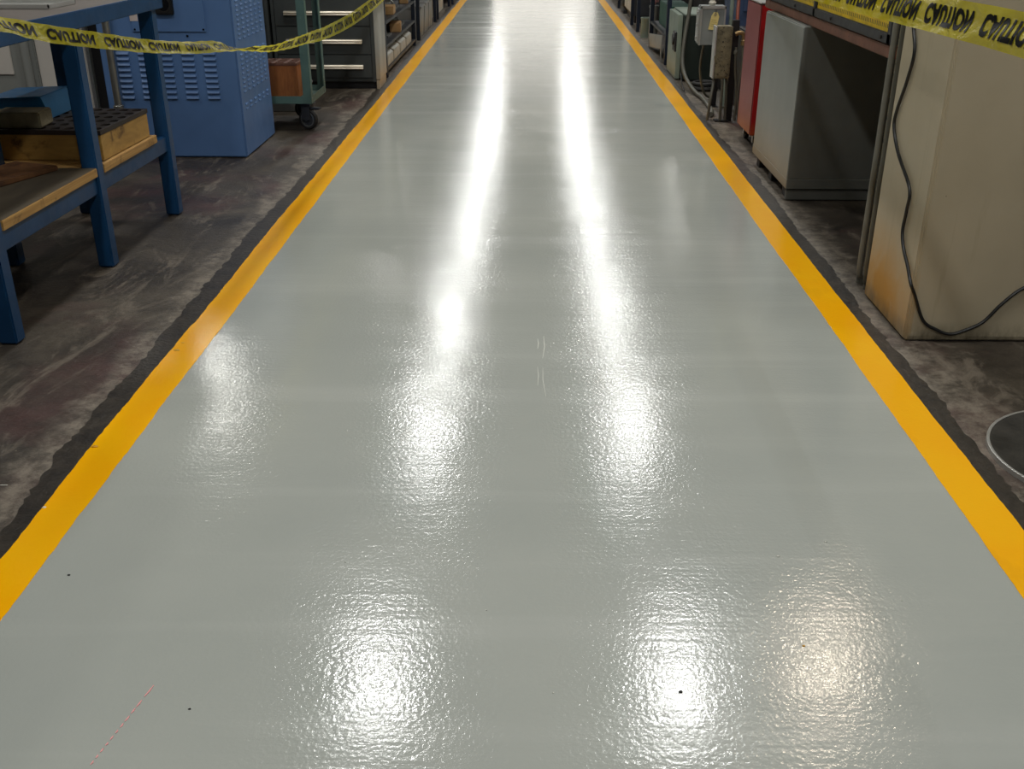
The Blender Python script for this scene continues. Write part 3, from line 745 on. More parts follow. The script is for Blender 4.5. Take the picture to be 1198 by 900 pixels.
for k in range(4):
    loc = (XL - .03, 10.75 + k * .56, .081)
    if tin is None:
        tin = thing('parts_tin', 'pale hopper-front parts tin on the lowest shelf of the near left rack', 'tin', loc, 0, GA)
        a = MB(); a.prism([(0, 0), (-.40, 0), (-.40, .16), (-.10, .16), (0, .10)], 'y', -.25, .25, .004); a.build('body', 'pale_bin', tin)
        a = MB(); a.prism([(-.105, .163), (.006, .104), (.006, .09), (-.105, .15)], 'y', -.262, -.25, .001); a.build('end_lip', 'pale_bin', tin)
    else: dup(tin, loc)
def small(name, m, x, y, z, dx, dy, dz, label, cat, rz=0, group=None):
    o = box(name, m, None, -dx / 2, dx / 2, -dy / 2, dy / 2, 0, dz, .004); o.location = (x, y, z); o.rotation_euler = (0, 0, rz)
    return tag(o, label, cat, group)
small('wood_block', 'wood_stain', XL - .20, 10.70, .243, .10, .16, .024, 'red-brown wood offcut lying across the nearest pale tin', 'wood block') 
small('wood_block', 'wood_pale', XL - .09, 11.75, .301, .12, .34, .09, 'pale wood block on the middle shelf of the near left rack, farther one', 'wood block', .1)
small('wood_block', 'wood_pale', XL - .10, 11.25, .521, .14, .30, .08, 'pale wood block at the near end of the upper shelf, near left rack', 'wood block', .05)
small('wood_block', 'wood_pale', XL - .09, 12.55, .521, .10, .14, .05, 'small pale wood block at the far end of the upper shelf, near left rack', 'wood block', .2)
for (y_, z_, nm_) in ((11.9, .521, 'upper'), (11.2, .301, 'middle'), (12.35, .301, 'middle far')):
    t = thing('metal_fixture', {'upper': 'grey metal fixture between wood blocks on the upper shelf of the near left rack', 'middle': 'round-nosed grey metal fixture near the front of the middle rack shelf', 'middle far': 'round grey metal fixture at the far end of the middle rack shelf'}[nm_], 'fixture', (XL - .18, y_, z_))
    box('plate', 'steel', t, -.22, .10, -.16, .16, 0, .02, .003)
    MB().lathe([(.09, 0), (.09, .03), (.06, .04), (.06, .09), (.03, .10)], (-.04, 0, .0205), 24).build('hub', 'steel', t)
    a = MB(); a.tube([(-.15, -.1, .02), (-.10, -.1, .09), (.04, -.1, .09), (.08, -.1, .02)], .01); a.build('handle', 'steel', t)
rack(XL - .01, 13.55, 15.9, 1.6, (1.0,), 'navy rack standing over the grey lidded tubs, left side')
tub = None
for k in range(3):
    loc = (XL - .16, 13.98 + k * .60, 0)
    if tub is None:
        tub = thing('storage_tub', 'grey lidded tub on the floor under the navy rack', 'tub', loc, 0, 'grey lidded tubs under the navy rack')
        a = MB(); a.prism([(-.24, 0), (.12, 0), (.14, .36), (-.26, .36)], 'y', -.24, .24, .006); a.build('body', 'bin_grey', tub)
        a = MB(); a.box(-.275, .155, -.255, .255, .36, .39, .006); a.build('rim', 'bin_grey', tub)
        a = MB(); a.box(.115, .136, -.02, .02, .02, .34, .004); a.build('rib', 'pale_bin', tub)
    else: dup(tub, loc)
rack(XL - .01, 16.3, 18.6, 1.6, (.35, 1.0), 'far navy rack holding cardboard cartons, left side')
cx_ = None
for k in range(3):
    loc = (XL - .30, 16.75 + k * .70, .351)
    if cx_ is None:
        cx_ = thing('carton', 'brown cardboard carton on the far navy rack', 'carton', loc, 0, 'cartons on the far navy rack')
        box('body', 'cardboard', cx_, -.22, .24, -.28, .28, 0, .28, .003); box('tape_strip', 'wood_pale', cx_, -.22, .241, -.03, .03, .2795, .281, 0)
    else: dup(cx_, loc)
small('crate', 'deck_light', XL - .35, 17.4, 0, .5, 1.6, .25, 'pale low crate on the floor under the far cartons', 'crate')
rack(XL + .02, 19.0, 22.5, 1.8, (.3, 1.0), 'farthest navy rack on the left, cut by the top edge of the picture')
tag(box('background_machine', 'black', None, -3.2, -2.15, 10.5, 24, 0, 2.0, .02), 'long dark machine body behind the left racks', 'machine')

# ================================================================== RIGHT SIDE
# ---- beige cabinet
bg = thing('beige_cabinet', 'large stained beige sheet metal cabinet at the right, black cord hanging on it', 'cabinet', (1.432, 3.64, 0))
a = MB(); a.box(.0, 1.45, 0, .515, .004, 1.45, .006); a.build('body', 'beige', bg)
a = MB(); a.box(.010, 1.45, -.0035, .001, .02, 1.44, .0015); a.build('front_sheet', 'beige', bg)
a = MB(); a.box(-.0035, .001, .008, .505, .012, 1.118, .0015); a.box(-.0035, .001, .008, .505, 1.124, 1.44, .0015); a.build('side_sheet', 'beige', bg)
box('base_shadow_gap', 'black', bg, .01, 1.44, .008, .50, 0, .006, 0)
# cord
cord = MB(); r_ = .0065
side_pts = [(1.50, 4.05, 1.461), (1.424, 4.04, 1.462), (1.419, 4.04, 1.40), (1.419, 4.06, 1.28)]
SIDE = [(1.419, 4.042, 1.124), (1.419, 3.983, 1.024), (1.419, 4.013, 0.912), (1.419, 4.073, 0.79), (1.419, 4.072, 0.725), (1.419, 3.981, 0.644), (1.419, 3.807, 0.553), (1.419, 3.797, 0.474), (1.419, 3.804, 0.389), (1.419, 3.766, 0.333), (1.419, 3.692, 0.282)]
FRONT = [(1.438, 3.628, 0.193), (1.487, 3.628, 0.09), (1.545, 3.628, 0.052), (1.594, 3.628, 0.035), (1.64, 3.628, 0.046), (1.713, 3.628, 0.085), (1.769, 3.628, 0.158), (1.838, 3.628, 0.223), (1.96, 3.628, 0.274)]
cord.tube(side_pts + SIDE + [(1.4155, 3.626, .238)] + FRONT, r_, n=8, smooth=6)
tag(cord.build('power_cord', 'cord'), 'thin black cord hanging down the beige cabinet and looping across its foot', 'cord')

# ---- conduits between press and cabinet
for (x_, y_, r_, m_, lab) in ((1.444, 4.30, .014, 'pipe_grey', 'pale grey conduit pipe nearest the aisle beside the beige cabinet'),
                          (1.447, 4.215, .012, 'hose', 'darker grey conduit pipe squeezed against the beige cabinet'),
                          (1.485, 4.34, .010, 'grime_box', 'grimy thin conduit pipe behind the pale one beside the beige cabinet')):
    t = thing('conduit_pipe', lab, 'pipe', (x_, y_, 0))
    a = MB(); a.tube([(0.03, .03, .012), (.012, .012, .03), (0, 0, .09), (0, 0, .5), (0, 0, 1.2), (0, 0, 1.9)], r_ * .9, n=14); a.build('pipe', m_, t)
    MB().lathe([(r_ * 1.3, 0), (r_ * 1.35, .05), (r_ * 1.1, .055)], (0, 0, 1.45), 16).build('coupling', 'steel', t)
    MB().lathe([(r_ * 1.5, 0), (r_ * 1.5, .02), (r_ * 1.1, .03)], (.02, .02, .001), 16).build('pipe_foot', 'hose', t)

# ---- machine bed and guard over grey pedestal
mc = thing('machine', 'dark machine guard with yellow slotted panel and rusty bed, over the grey pedestal', 'machine', (1.47, 4.40, 0))
a = MB(); a.box(0, .10, 0, 2.5, .942, .998, .006); a.build('bed_rail', 'copper', mc)
a = MB(); a.box(.10, .75, .02, 2.48, .95, .99, .004); a.box(.72, .78, 0.0, 2.48, .95, 1.6, .004); a.build('machine_bed', 'dark_frame', mc)
a = MB(); a.box(-.014, .03, -.01, 2.5, 1.0, 1.042, .004); a.box(-.014, .03, -.01, 2.5, 1.24, 1.30, .004)
a.box(-.014, .03, -.012, .035, 1.0, 1.30, .004); a.box(-.014, .03, 2.45, 2.5, 1.0, 1.30, .004); a.box(-.014, .03, 1.22, 1.26, 1.0, 1.30, .004)
a.box(.0, .72, -.008, .012, 1.0, 1.30, .004)
frame = a.build('guard_frame', 'dark_frame', mc)
a = MB(); a.box(-.002, .006, .03, 1.23, 1.038, 1.245, .001); a.box(-.002, .006, 1.25, 2.46, 1.038, 1.245, .001); a.build('slotted_panel', 'perf', mc)
a = MB()
for yy in (.10, .9, 1.65, 2.35): a.cyl((-.020, yy, 1.02), (-.012, yy, 1.02), .008, n=12)
a.build('bolt', 'black', frame)
a = MB(); a.box(.06, .12, .02, .10, .005, .945, .004); a.build('support_post', 'black', mc)
# ---- grey pedestal cabinet
pd = thing('pedestal_cabinet', 'light grey steel pedestal cabinet with grimy lower edge under the rusty bed', 'cabinet', (1.437, 5.72, 0))
a = MB(); a.box(0, .98, 0, .965, .075, .940, .006); a.build('body', 'pedestal', pd)
a = MB(); a.box(.004, .976, -.0025, .002, .128, .935, .001); a.build('front_sheet', 'front_sheet', pd)  # added sheet; its grey carries the shade of the front face
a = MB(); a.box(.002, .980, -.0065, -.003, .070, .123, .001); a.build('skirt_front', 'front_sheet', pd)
a = MB(); a.box(-.002, .982, -.003, .967, .068, .125, .004); a.build('lower_skirt', 'pedestal', pd)
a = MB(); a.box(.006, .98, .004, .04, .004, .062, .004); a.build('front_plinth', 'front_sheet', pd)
for yy in (.12, .50, .86):
    a = MB(); a.box(.02, .09, yy - .04, yy + .04, 0, .07, .003); a.build('foot', 'black', pd)
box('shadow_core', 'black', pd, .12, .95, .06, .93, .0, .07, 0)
# ---- red cabinet on casters
rc = thing('red_tool_chest', 'faded red tool chest with bright red near face, behind the grey pedestal', 'tool chest', (1.487, 7.085, 0))
a = MB(); a.box(0, .55, 0, .46, .095, .945, .008); a.build('body', 'red', rc)
box('top_trim', 'trim_grey', rc, -.004, .555, -.004, .464, .945, .953, .002)
for x_ in (.06, .48):
    for y_ in (.07, .39):
        a = MB(); a.box(x_ - .03, x_ + .03, y_ - .03, y_ + .03, .085, .095, .001); a.box(x_ - .022, x_ - .017, y_ - .02, y_ + .02, .035, .088, .001); a.box(x_ + .017, x_ + .022, y_ - .02, y_ + .02, .035, .088, .001)
        c_ = a.build('caster', 'trim_grey', rc)
        MB().lathe([(.012, -.013), (.036, -.014), (.038, -.008), (.038, .008), (.036, .014), (.012, .013)], (x_, y_, .0385), 20, 'x').build('wheel', 'rubber', c_)

# ---- grey switch box on its stand, with paper tag
sw = thing('switch_box', 'square grey switch box on a post, yellowed card hanging on its face', 'switch box', (1.345, 8.70, .504))
a = MB(); a.box(0, .20, 0, .15, 0, .30, .004); a.build('body', 'grey_box', sw)
a = MB(); a.box(-.002, .202, -.010, .0, .278, .302, .002); a.box(-.002, .012, -.010, 0, 0, .30, .002); a.box(.190, .202, -.010, 0, 0, .30, .002); a.build('cover_lip', 'trim_grey', sw)
a = MB(); a.box(-.012, 0, .01, .14, .02, .275, .003)
for z in (.05, .15, .24): a.box(-.020, -.010, .05, .09, z - .012, z + .012, .003)
a.build('side_latch', 'trim_grey', sw)
MB().lathe([(.026, 0), (.030, .02), (.022, .03), (.022, .10)], (.10, .07, .302), 18).build('cable_gland', 'deck_light', sw)
a = MB(); a.tube([(.10, .07, .40), (.10, .09, .7), (.12, .2, 1.2)], .016); a.build('supply_cable', 'hose', sw)
a = MB(); a.box(.16, .20, .10, .14, -.504, .0, .003); a.box(.155, .215, .06, .18, -.504, -.498, .002); a.build('stand', 'black', sw)
tg = thing('paper_tag', 'yellowed card tag hanging on the grey switch box', 'tag', (1.445, 8.676, .625))
a = MB(); a.prism([(-.034, 0), (.030, 0), (.036, .105), (.020, .135), (-.012, .135), (-.026, .105)], 'y', 0, .002)
o = a.build('card', 'tag', tg); tg.rotation_euler = (0, .10, 0)
MB().lathe([(.006, 0), (.011, 0), (.011, .003), (.006, .003)], (.004, -.002, .118), 14, 'y', ring=True).build('eyelet', 'steel', tg)
box('wire_tie', 'steel', tg, .002, .005, 0, .012, .12, .16, 0)
a = MB()
for k, w_ in enumerate((.04, .046, .038, .044)): a.box(-.022, -.022 + w_, -.0008, .0002, .075 - .016 * k, .0765 - .016 * k, 0)
a.build('ruled_line', 'brass', tg)

# ---- grimy control box on legs with fittings
jb = thing('control_box', 'tall grimy control box with pale door edge on pipe legs', 'control box', (1.372, 8.08, .0))
a = MB(); a.box(.014, .130, 0, .12, .33, .71, .006); a.box(.03, .115, -.006, 0, .345, .69, .003); a.build('body', 'grime_box', jb)
a = MB(); a.prism([(0, .33), (.12, .33), (.12, .71), (0, .71)], 'x', .0, .012, .002)
a.build('pale_door', 'trim_grey', jb)
a = MB(); a.prism([(-.006, 0), (.018, 0), (.018, .06), (.004, .06), (-.012, .03)], 'y', -.008, 0); o = a.build('hasp', 'grime_box', jb); o.location = (.016, 0, .46)
MB().cyl((.06, -.009, .60), (.06, -.004, .60), .006, n=10).build('screw', 'black', jb)
for P_ in ([(.03, .06, .335), (.0, -.02, .20), (-.015, -.02, .02)], [(.07, .03, .335), (.085, .02, .30), (.09, .02, .012)], [(.115, .06, .335), (.125, .05, .25), (.13, .03, .012)]):
    a = MB(); a.tube(P_, .011, n=10); a.build('leg', 'hose', jb)
a = MB(); a.box(.05, .16, .02, .10, .001, .012, .002); a.box(.135, .185, .05, .10, .0, .75, .003); a.build('base', 'black', jb)
cf = thing('hose_fittings', 'brass elbow and grey hoses dropping beside the grimy control box', 'hose', (1.55, 8.08, 0))
a = MB(); a.tube([(-.03, 0, .655), (.0, 0, .665), (.03, 0, .655), (.04, 0, .60)], .017); a.lathe([(.024, 0), (.024, .035), (.018, .04)], (.04, 0, .575), 12); a.build('elbow', 'brass', cf)
a = MB(); a.tube([(.04, 0, .60), (.045, 0, .4), (.03, 0, .2), (.055, -.01, .02)], .014); a.build('thick_hose', 'hose', cf)
a = MB(); a.tube([(-.012, .01, .56), (-.005, .01, .4), (.015, 0, .25), (.02, -.01, .015)], .010); a.lathe([(.016, 0), (.018, .02), (.012, .03)], (-.012, .01, .51), 12); a.build('thin_hose', 'hose', cf)

# ---- dark green cabinet with half-open pale door
gc = thing('green_cabinet', 'low dark green cabinet with a pale grey-green door edge facing the aisle', 'cabinet', (1.43, 10.15, 0))
a = MB(); a.box(.0, .62, 0, .80, .02, .60, .006); a.build('body', 'dark_green', gc)
box('top_plate', 'green_grey', gc, -.005, .625, -.005, .805, .60, .615, .003)
a = MB(); a.box(-.05, -.004, .12, .80, .01, .60, .004); d_ = a.build('door', 'green_grey', gc)
a = MB(); a.box(-.066, -.049, .13, .32, .26, .44, .006); a.cyl((-.080, .24, .37), (-.05, .24, .37), .055, n=20); a.build('latch', 'black', d_)
box('base', 'black', gc, .03, .6, .02, .78, 0, .022, 0)
# flexible conduit that loops over the floor
fc = MB(); fc.tube([(1.46, 10.08, .75), (1.44, 10.05, .58), (1.41, 9.98, .40), (1.395, 9.9, .22), (1.41, 9.7, .10), (1.45, 9.38, .03), (1.475, 9.1, .022), (1.47, 8.75, .020), (1.455, 8.45, .020), (1.42, 8.28, .026)], .018, n=10)
tag(fc.build('flexible_conduit', 'hose'), 'grey flexible conduit looping from the dark green cabinet over the floor', 'hose')
fc = MB(); fc.tube([(1.42, 8.90, .50), (1.42, 9.0, .28), (1.47, 9.05, .09), (1.54, 9.15, .02), (1.60, 9.25, .012)], .010, n=8)
tag(fc.build('flexible_conduit', 'hose'), 'thin dark hose drooping under the grey switch box', 'hose')
fc = MB(); fc.tube([(1.40, 10.0, .10), (1.385, 9.75, .03), (1.378, 9.55, .012)], .006, n=8)
tag(fc.build('cord', 'cord'), 'short black wire end on the floor by the yellow line, below green door', 'cord')
# pipes and red hose right of the switch box
for (x_, y_, m_, lab) in ((1.600, 8.75, 'green_grey', 'upright pale green pipe just right of the grey switch box'),):
    t = thing('conduit_pipe', lab, 'pipe', (x_, y_, 0)); MB().cyl((0, 0, .0), (0, 0, 1.8), .016).build('pipe', m_, t); MB().lathe([(.03, 0), (.03, .01), (.018, .012)], (0, 0, .001), 16).build('floor_flange', 'hose', t)
t = MB(); t.tube([(1.68, 8.9, 1.7), (1.67, 8.85, 1.1), (1.66, 8.8, .9), (1.645, 8.72, .75), (1.645, 8.68, .55), (1.65, 8.68, .02)], .014)
tag(t.build('air_hose', 'red_hose'), 'rust red hose beside the pale green pipe', 'hose')
bb = thing('blue_machine', 'blue machine cabinet in the gap above the grimy control box', 'machine', (1.74, 9.2, 0))
box('body', 'blue_dirty', bb, 0, 1.2, 0, .7, .30, 1.6, .01); box('cover', 'blue_dirty', bb, .04, 1.1, -.015, 0, .72, 1.5, .006); box('base', 'black', bb, -.02, 1.2, .02, .7, 0, .30, .005)
tag(box('background_machine', 'black', None, 1.70, 2.6, 8.25, 9.05, 0, .62, .01), 'low black machine body behind the grimy control box', 'machine')

# ---- further right
rack(1.40, 11.35, 12.95, 1.7, (.30, 1.1), 'slim navy rack beyond the dark green cabinet, right side', depth=.5)
small('carton', 'cardboard', 1.50, 11.15, .30, .12, .12, .28, 'small brown carton tucked between green cabinet and navy rack', 'carton')
small('carton_stand', 'black', 1.50, 11.15, 0, .14, .14, .30, 'black stand carrying the small brown carton', 'stand')
small('green_crate', 'green_mesh', 1.60, 12.2, .301, .25, .9, .25, 'dark green plastic crate on the slim navy rack', 'crate')
t = thing('angled_plate', 'grey angled plate leaning on the slim navy rack', 'plate', (1.385, 12.2, 0))
a = MB(); a.prism([(-.66, .28), (.60, .17), (.60, .02), (-.66, .14)], 'x', 0, .01, .001); a.build('plate', 'grey_box', t)
a = MB(); a.box(0.0, .010, -.64, -.60, 0, .16, .001); a.box(0.0, .010, .54, .58, 0, .10, .001); a.build('foot', 'grey_box', t)
t = thing('hose_coil', 'black hose coil on the floor under the slim navy rack', 'hose coil', (1.62, 11.6, .12))
a = MB()
for k in range(3): a.tube([(.012 * k, .12 * math.cos(q * PI / 8) + .02 * k, .10 * math.sin(q * PI / 8)) for q in range(17)], .018, n=8, smooth=0)
a.build('coil', 'rubber', t)
t = thing('hose_coil', 'dark hose coil lying flat between the green cabinet and the grimy control box', 'hose coil', (1.575, 9.68, 0))
a = MB()
for k, (rr_, zz_) in enumerate(((.115, .021), (.075, .021), (.095, .057))): a.tube([(rr_ * math.cos(q * PI / 10), rr_ * math.sin(q * PI / 10), zz_) for q in range(21)], .019, n=8, smooth=0)
a.build('coil', 'rubber', t)
t = thing('grease_tube', 'pale upright cylinder with a pinkish rag on top, right side', 'canister', (1.50, 13.45, 0))
MB().lathe([(.055, 0), (.055, .40), (.062, .41), (.062, .43), (.03, .44)], (0, 0, 0), 20).build('body', 'grey_box', t)
a = MB(); a.box(-.05, .05, -.05, .05, .44, .56, .03); a.build('rag', 'pinkish', t)
t = thing('small_can', 'short olive can standing left of the pale upright cylinder', 'can', (1.47, 13.95, 0))
MB().lathe([(.075, 0), (.075, .22), (.082, .23), (.082, .245), (.06, .245), (.06, .20)], (0, 0, 0), 22).build('body', 'green_grey', t); MB().lathe([(.001, 0), (.058, 0), (.058, .01)], (0, 0, .20), 16).build('contents', 'black', t)
rack(1.395, 14.6, 15.5, 1.8, (1.2,), 'navy column frame beside the pale tall panel, right side', depth=.5)
t = thing('pale_panel_cabinet', 'narrow pale panelled cabinet near the far end of the right side', 'cabinet', (1.43, 15.75, 0))
box('body', 'dark_frame', t, .02, .6, 0, 1.3, .10, 1.7, .01); a = MB(); a.box(0, .02, .04, .42, .14, 1.66, .004); a.box(0, .02, .46, .84, .14, 1.66, .004); a.box(0, .02, .88, 1.26, .14, 1.66, .004); a.build('door', 'deck_light', t); box('base', 'black', t, .05, .55, .05, 1.25, 0, .10, 0)
t = thing('floor_pump', 'dark rounded pump on the floor near the far end of the right side', 'pump', (1.56, 17.5, 0))
MB().lathe([(.11, -.2), (.13, -.16), (.13, .14), (.10, .19)], (0, 0, .16), 24, 'y').build('motor', 'rubber', t); box('base', 'dark_frame', t, -.12, .12, -.2, .2, 0, .05, .005); MB().lathe([(.05, 0), (.05, .12), (.03, .14)], (0, 0, .27), 16).build('terminal_box', 'dark_frame', t)
rack(1.42, 18.3, 21.5, 1.8, (.35, 1.1), 'farthest navy rack on the right, cut by the top edge of the picture')
tag(box('background_machine', 'black', None, 2.1, 3.2, 10.95, 24, 0, 1.9, .02), 'long dark machine body behind the right racks', 'machine')
tag(box('background_machine', 'dark_frame', None, 2.65, 3.6, 4.3, 9.0, 0, 1.7, .02), 'dark machine body behind the grey pedestal', 'machine')

# ---- dark round plate at right edge
rd = thing('round_floor_plate', 'dark round plate with pale rim on the concrete, cut by right edge', 'floor plate', (1.72, 2.71, 0))
MB().lathe([(.001, .0), (.30, 0.0), (.318, .002), (.318, .012), (.31, .014), (.30, .013), (.295, .010), (.001, .010)], (0, 0, .0005), 72).build('plate', 'disc', rd)
MB().lathe([(.313, .0), (.322, .0), (.322, .015), (.319, .0165), (.313, .0155)], (0, 0, .0005), 72, ring=True).build('rim', 'trim_grey', rd)

# ================================================================== CAUTION TAPES
def tape(name, data, width, label, pitch, first, nwords, flip=1):
    root = thing(name, label, 'tape', (0, 0, 0))
    C_ = [Vector(d[:3]) for d in data]; A = [Vector(d[3:]).normalized() for d in data]
    S = [0.0]
    for p, q in zip(C_, C_[1:]): S.append(S[-1] + (q - p).length)
    import bisect
    wf = width if callable(width) else (lambda s: width)
    def at(s):
        s = max(0, min(S[-1] - 1e-6, s)); i = bisect.bisect_right(S, s) - 1; i = min(i, len(S) - 2)
        f = (s - S[i]) / (S[i + 1] - S[i])
        c = C_[i].lerp(C_[i + 1], f); a = A[i].lerp(A[i + 1], f).normalized(); t = (C_[i + 1] - C_[i]).normalized()
        return c, a, t.cross(a).normalized()
    def sag(s, v):  # crumple across the film
        return .0035 * math.sin(v * 2.2 * PI + s * 7) * (.4 + .6 * math.sin(s * 3.1)) + .0016 * math.sin(s * 41 + v * 3)
    bm = bmesh.new(); n = int(S[-1] / .02); m = 7; rows = []
    for i in range(n + 1):
        s = S[-1] * i / n; c, a, nn = at(s)
        rows.append([bm.verts.new(c + a * wf(s) * (j / (m - 1) - .5) + nn * sag(s, j / (m - 1))) for j in range(m)])
    for p, q in zip(rows, rows[1:]):
        for j in range(m - 1): bm.faces.new((p[j], p[j + 1], q[j + 1], q[j]))
    mb = MB(); mb.bm.free(); mb.bm = bm
    film = mb.build('film', 'tape', root)
    film.data.update()
    # printed words
    cu = bpy.data.curves.new('lettering_source', 'FONT'); cu.body = 'CAUTION'; cu.size = 1.0; cu.offset = .05; cu.resolution_u = 3; cu.space_character = 1.08
    ob = bpy.data.objects.new('lettering_source', cu); COL.objects.link(ob); bpy.context.view_layer.update()
    src = ob.evaluated_get(bpy.context.evaluated_depsgraph_get()).to_mesh()
    sb_ = bmesh.new(); sb_.from_mesh(src); ob.evaluated_get(bpy.context.evaluated_depsgraph_get()).to_mesh_clear()
    bpy.data.objects.remove(ob); bpy.data.curves.remove(cu)
    bmesh.ops.triangulate(sb_, faces=sb_.faces)
    bmesh.ops.subdivide_edges(sb_, edges=[e for e in sb_.edges if e.calc_length() > .12], cuts=2); bmesh.ops.triangulate(sb_, faces=sb_.faces)
    xs = [v.co.x for v in sb_.verts]; yv = [v.co.y for v in sb_.verts]; x0, x1, y0, y1 = min(xs), max(xs), min(yv), max(yv)
    Wd = pitch * .82
    base = [((v.co.x - x0) / (x1 - x0), (v.co.y - y0) / (y1 - y0)) for v in sb_.verts]; faces = [[v.index for v in f.verts] for f in sb_.faces]; sb_.free()
    for w in range(nwords):
        s0 = first + w * pitch
        if s0 < .02 or s0 + Wd > S[-1] - .02: continue
        t = bmesh.new()
        for off in (.0014, -.0014):
            V = []
            for u, v in base:
                s = s0 + (u * Wd if flip > 0 else (1 - u) * Wd); c, a, nn = at(s); vv = .20 + .60 * (1 - v)
                V.append(t.verts.new(c + a * wf(s) * (vv - .5) + nn * (sag(s, vv) + off)))
            for f in faces:
                try: t.faces.new([V[k] for k in f])
                except ValueError: pass
        q = MB(); q.bm.free(); q.bm = t; q.build('printed_word', 'tape_ink', film, smooth=False)
    return root
PRE = [[-1.776, 2.07, 1.11, -.5, .1, .8], [-1.66, 2.12, 1.17, -.5, .1, .8], [-1.50, 2.20, 1.24, -.5, .1, .8]]
LEN = sum((Vector(p[:3]) - Vector(q[:3])).length for p, q in zip(PRE, PRE[1:] + [TL[0]]))
tape('caution_tape', PRE + TL, (lambda s: .050 + .036 * min(1, max(0, (s - LEN - 1.5) / 3.2))), 'twisted yellow caution tape sagging past the workbench on the left', .385, LEN + .20, 40, flip=1)
tape('caution_tape', TR, .080, 'flat yellow caution tape in front of the beige cabinet at top right', .335, .25, 30, flip=-1)

# ================================================================== marks and bits on the floor
def chip(name, m, x, y, sx_, sy_, rz, label, cat, group=None, z=.0025):
    bm = bmesh.new(); n = 9; rnd = random.Random(int(x * 1000 + y * 77))
    ring = []; 
    for k in range(n):
        a = 2 * PI * k / n; r = rnd.uniform(.7, 1.1); ring.append((sx_ * r * math.cos(a), sy_ * r * math.sin(a)))
    B = [bm.verts.new((p[0], p[1], 0)) for p in ring]; T = [bm.verts.new((p[0] * .8, p[1] * .8, min(sx_, sy_) * .35 + .0006)) for p in ring]
    bm.faces.new(T); bm.faces.new(B[::-1])
    for k in range(n): bm.faces.new((B[k], B[(k + 1) % n], T[(k + 1) % n], T[k]))
    q = MB(); q.bm.free(); q.bm = bm; o = q.build(name, m); o.location = (x, y, z); o.rotation_euler = (0, 0, rz)
    return tag(o, label, cat, group)
def streak(P, w, name, m, label, cat, group, z):
    bm = bmesh.new(); rows = []
    for i, p in enumerate(P):
        p = Vector((p[0], p[1])); d = (Vector(P[min(i + 1, len(P) - 1)]) - Vector(P[max(i - 1, 0)])).normalized(); s = Vector((-d.y, d.x)) * w * (.5 if 0 < i < len(P) - 1 else .2)
        rows.append([bm.verts.new((*(p + s), -.0004)), bm.verts.new((*(p + s * .8), .0004)), bm.verts.new((*(p - s * .8), .0004)), bm.verts.new((*(p - s), -.0004))])
    for a, b in zip(rows, rows[1:]):
        for k in range(3): bm.faces.new((a[k], a[k + 1], b[k + 1], b[k]))
    bmesh.ops.recalc_face_normals(bm, faces=bm.faces)
    q = MB(); q.bm.free(); q.bm = bm; o = q.build(name, m); o.location.z = z
    return tag(o, label, cat, group)
streak([(-2.0, 2.478), (-1.74, 2.49), (-1.50, 2.50)], .006, 'floor_joint', 'chip_white', 'thin pale joint line across the concrete at the lower left edge', 'floor joint', None, .0012)
chip('paint_drop', 'yellow_drop', -1.327, 3.487, 0.016, 0.009, 0, 'larger dried yellow paint drop outside the left line, mid-length', 'paint drop', 'dried yellow paint drops beside the left line', 0.0016)
chip('paint_drop', 'yellow_drop', -1.328, 3.561, 0.012, 0.004, 0, 'thin dried yellow paint drop just above the larger one by the left line', 'paint drop', 'dried yellow paint drops beside the left line', 0.0016)
chip('paint_drop', 'yellow_drop', -1.338, 2.73, 0.012, 0.007, 0, 'yellow paint drop at the outer edge of the left line, lower down', 'paint drop', 'dried yellow paint drops beside the left line', 0.0034)
chip('paint_chip', 'chip_white', -1.341, 2.379, 0.008, 0.006, 0, 'pale chip on the dark strip by the lower left yellow line', 'chip', None, 0.0016)
chip('debris_speck', 'black', -1.142, 2.068, 0.004, 0.003, 0, 'dark speck on the grey aisle near the lower left yellow line', 'debris', None, 0.0025)
chip('debris_speck', 'black', -0.699, 1.609, 0.004, 0.002, 0, 'dark speck low on the grey aisle, right of the pink dashes', 'debris', None, 0.0025)
chip('debris_speck', 'rubber', 0.323, 1.68, 0.005, 0.004, 0, 'dark speck inside the right white glare patch on the aisle', 'debris', None, 0.0025)
chip('paint_fleck', 'chip_white', 0.637, 2.184, 0.005, 0.0034999999999999996, 0, 'white fleck stuck on the grey aisle coating', 'fleck', 'white specks scattered on the grey aisle', 0.0025)
chip('paint_fleck', 'chip_white', 0.776, 2.253, 0.004, 0.0028, 0, 'white fleck stuck on the grey aisle coating', 'fleck', 'white specks scattered on the grey aisle', 0.0025)
chip('paint_fleck', 'chip_white', 0.748, 1.637, 0.003, 0.0021, 0, 'white fleck stuck on the grey aisle coating', 'fleck', 'white specks scattered on the grey aisle', 0.0025)
chip('paint_fleck', 'chip_white', 0.893, 2.005, 0.002, 0.0014, 0, 'white fleck stuck on the grey aisle coating', 'fleck', 'white specks scattered on the grey aisle', 0.0025)
chip('paint_fleck', 'chip_white', 0.188, 1.907, 0.002, 0.0014, 0, 'white fleck stuck on the grey aisle coating', 'fleck', 'white specks scattered on the grey aisle', 0.0025)
chip('paint_fleck', 'chip_white', -0.099, 1.949, 0.002, 0.0014, 0, 'white fleck stuck on the grey aisle coating', 'fleck', 'white specks scattered on the grey aisle', 0.0025)
chip('paint_fleck', 'chip_white', -0.465, 2.136, 0.002, 0.0014, 0, 'white fleck stuck on the grey aisle coating', 'fleck', 'white specks scattered on the grey aisle', 0.0025)
chip('paint_fleck', 'chip_white', -0.302, 2.154, 0.002, 0.0014, 0, 'white fleck stuck on the grey aisle coating', 'fleck', 'white specks scattered on the grey aisle', 0.0025)
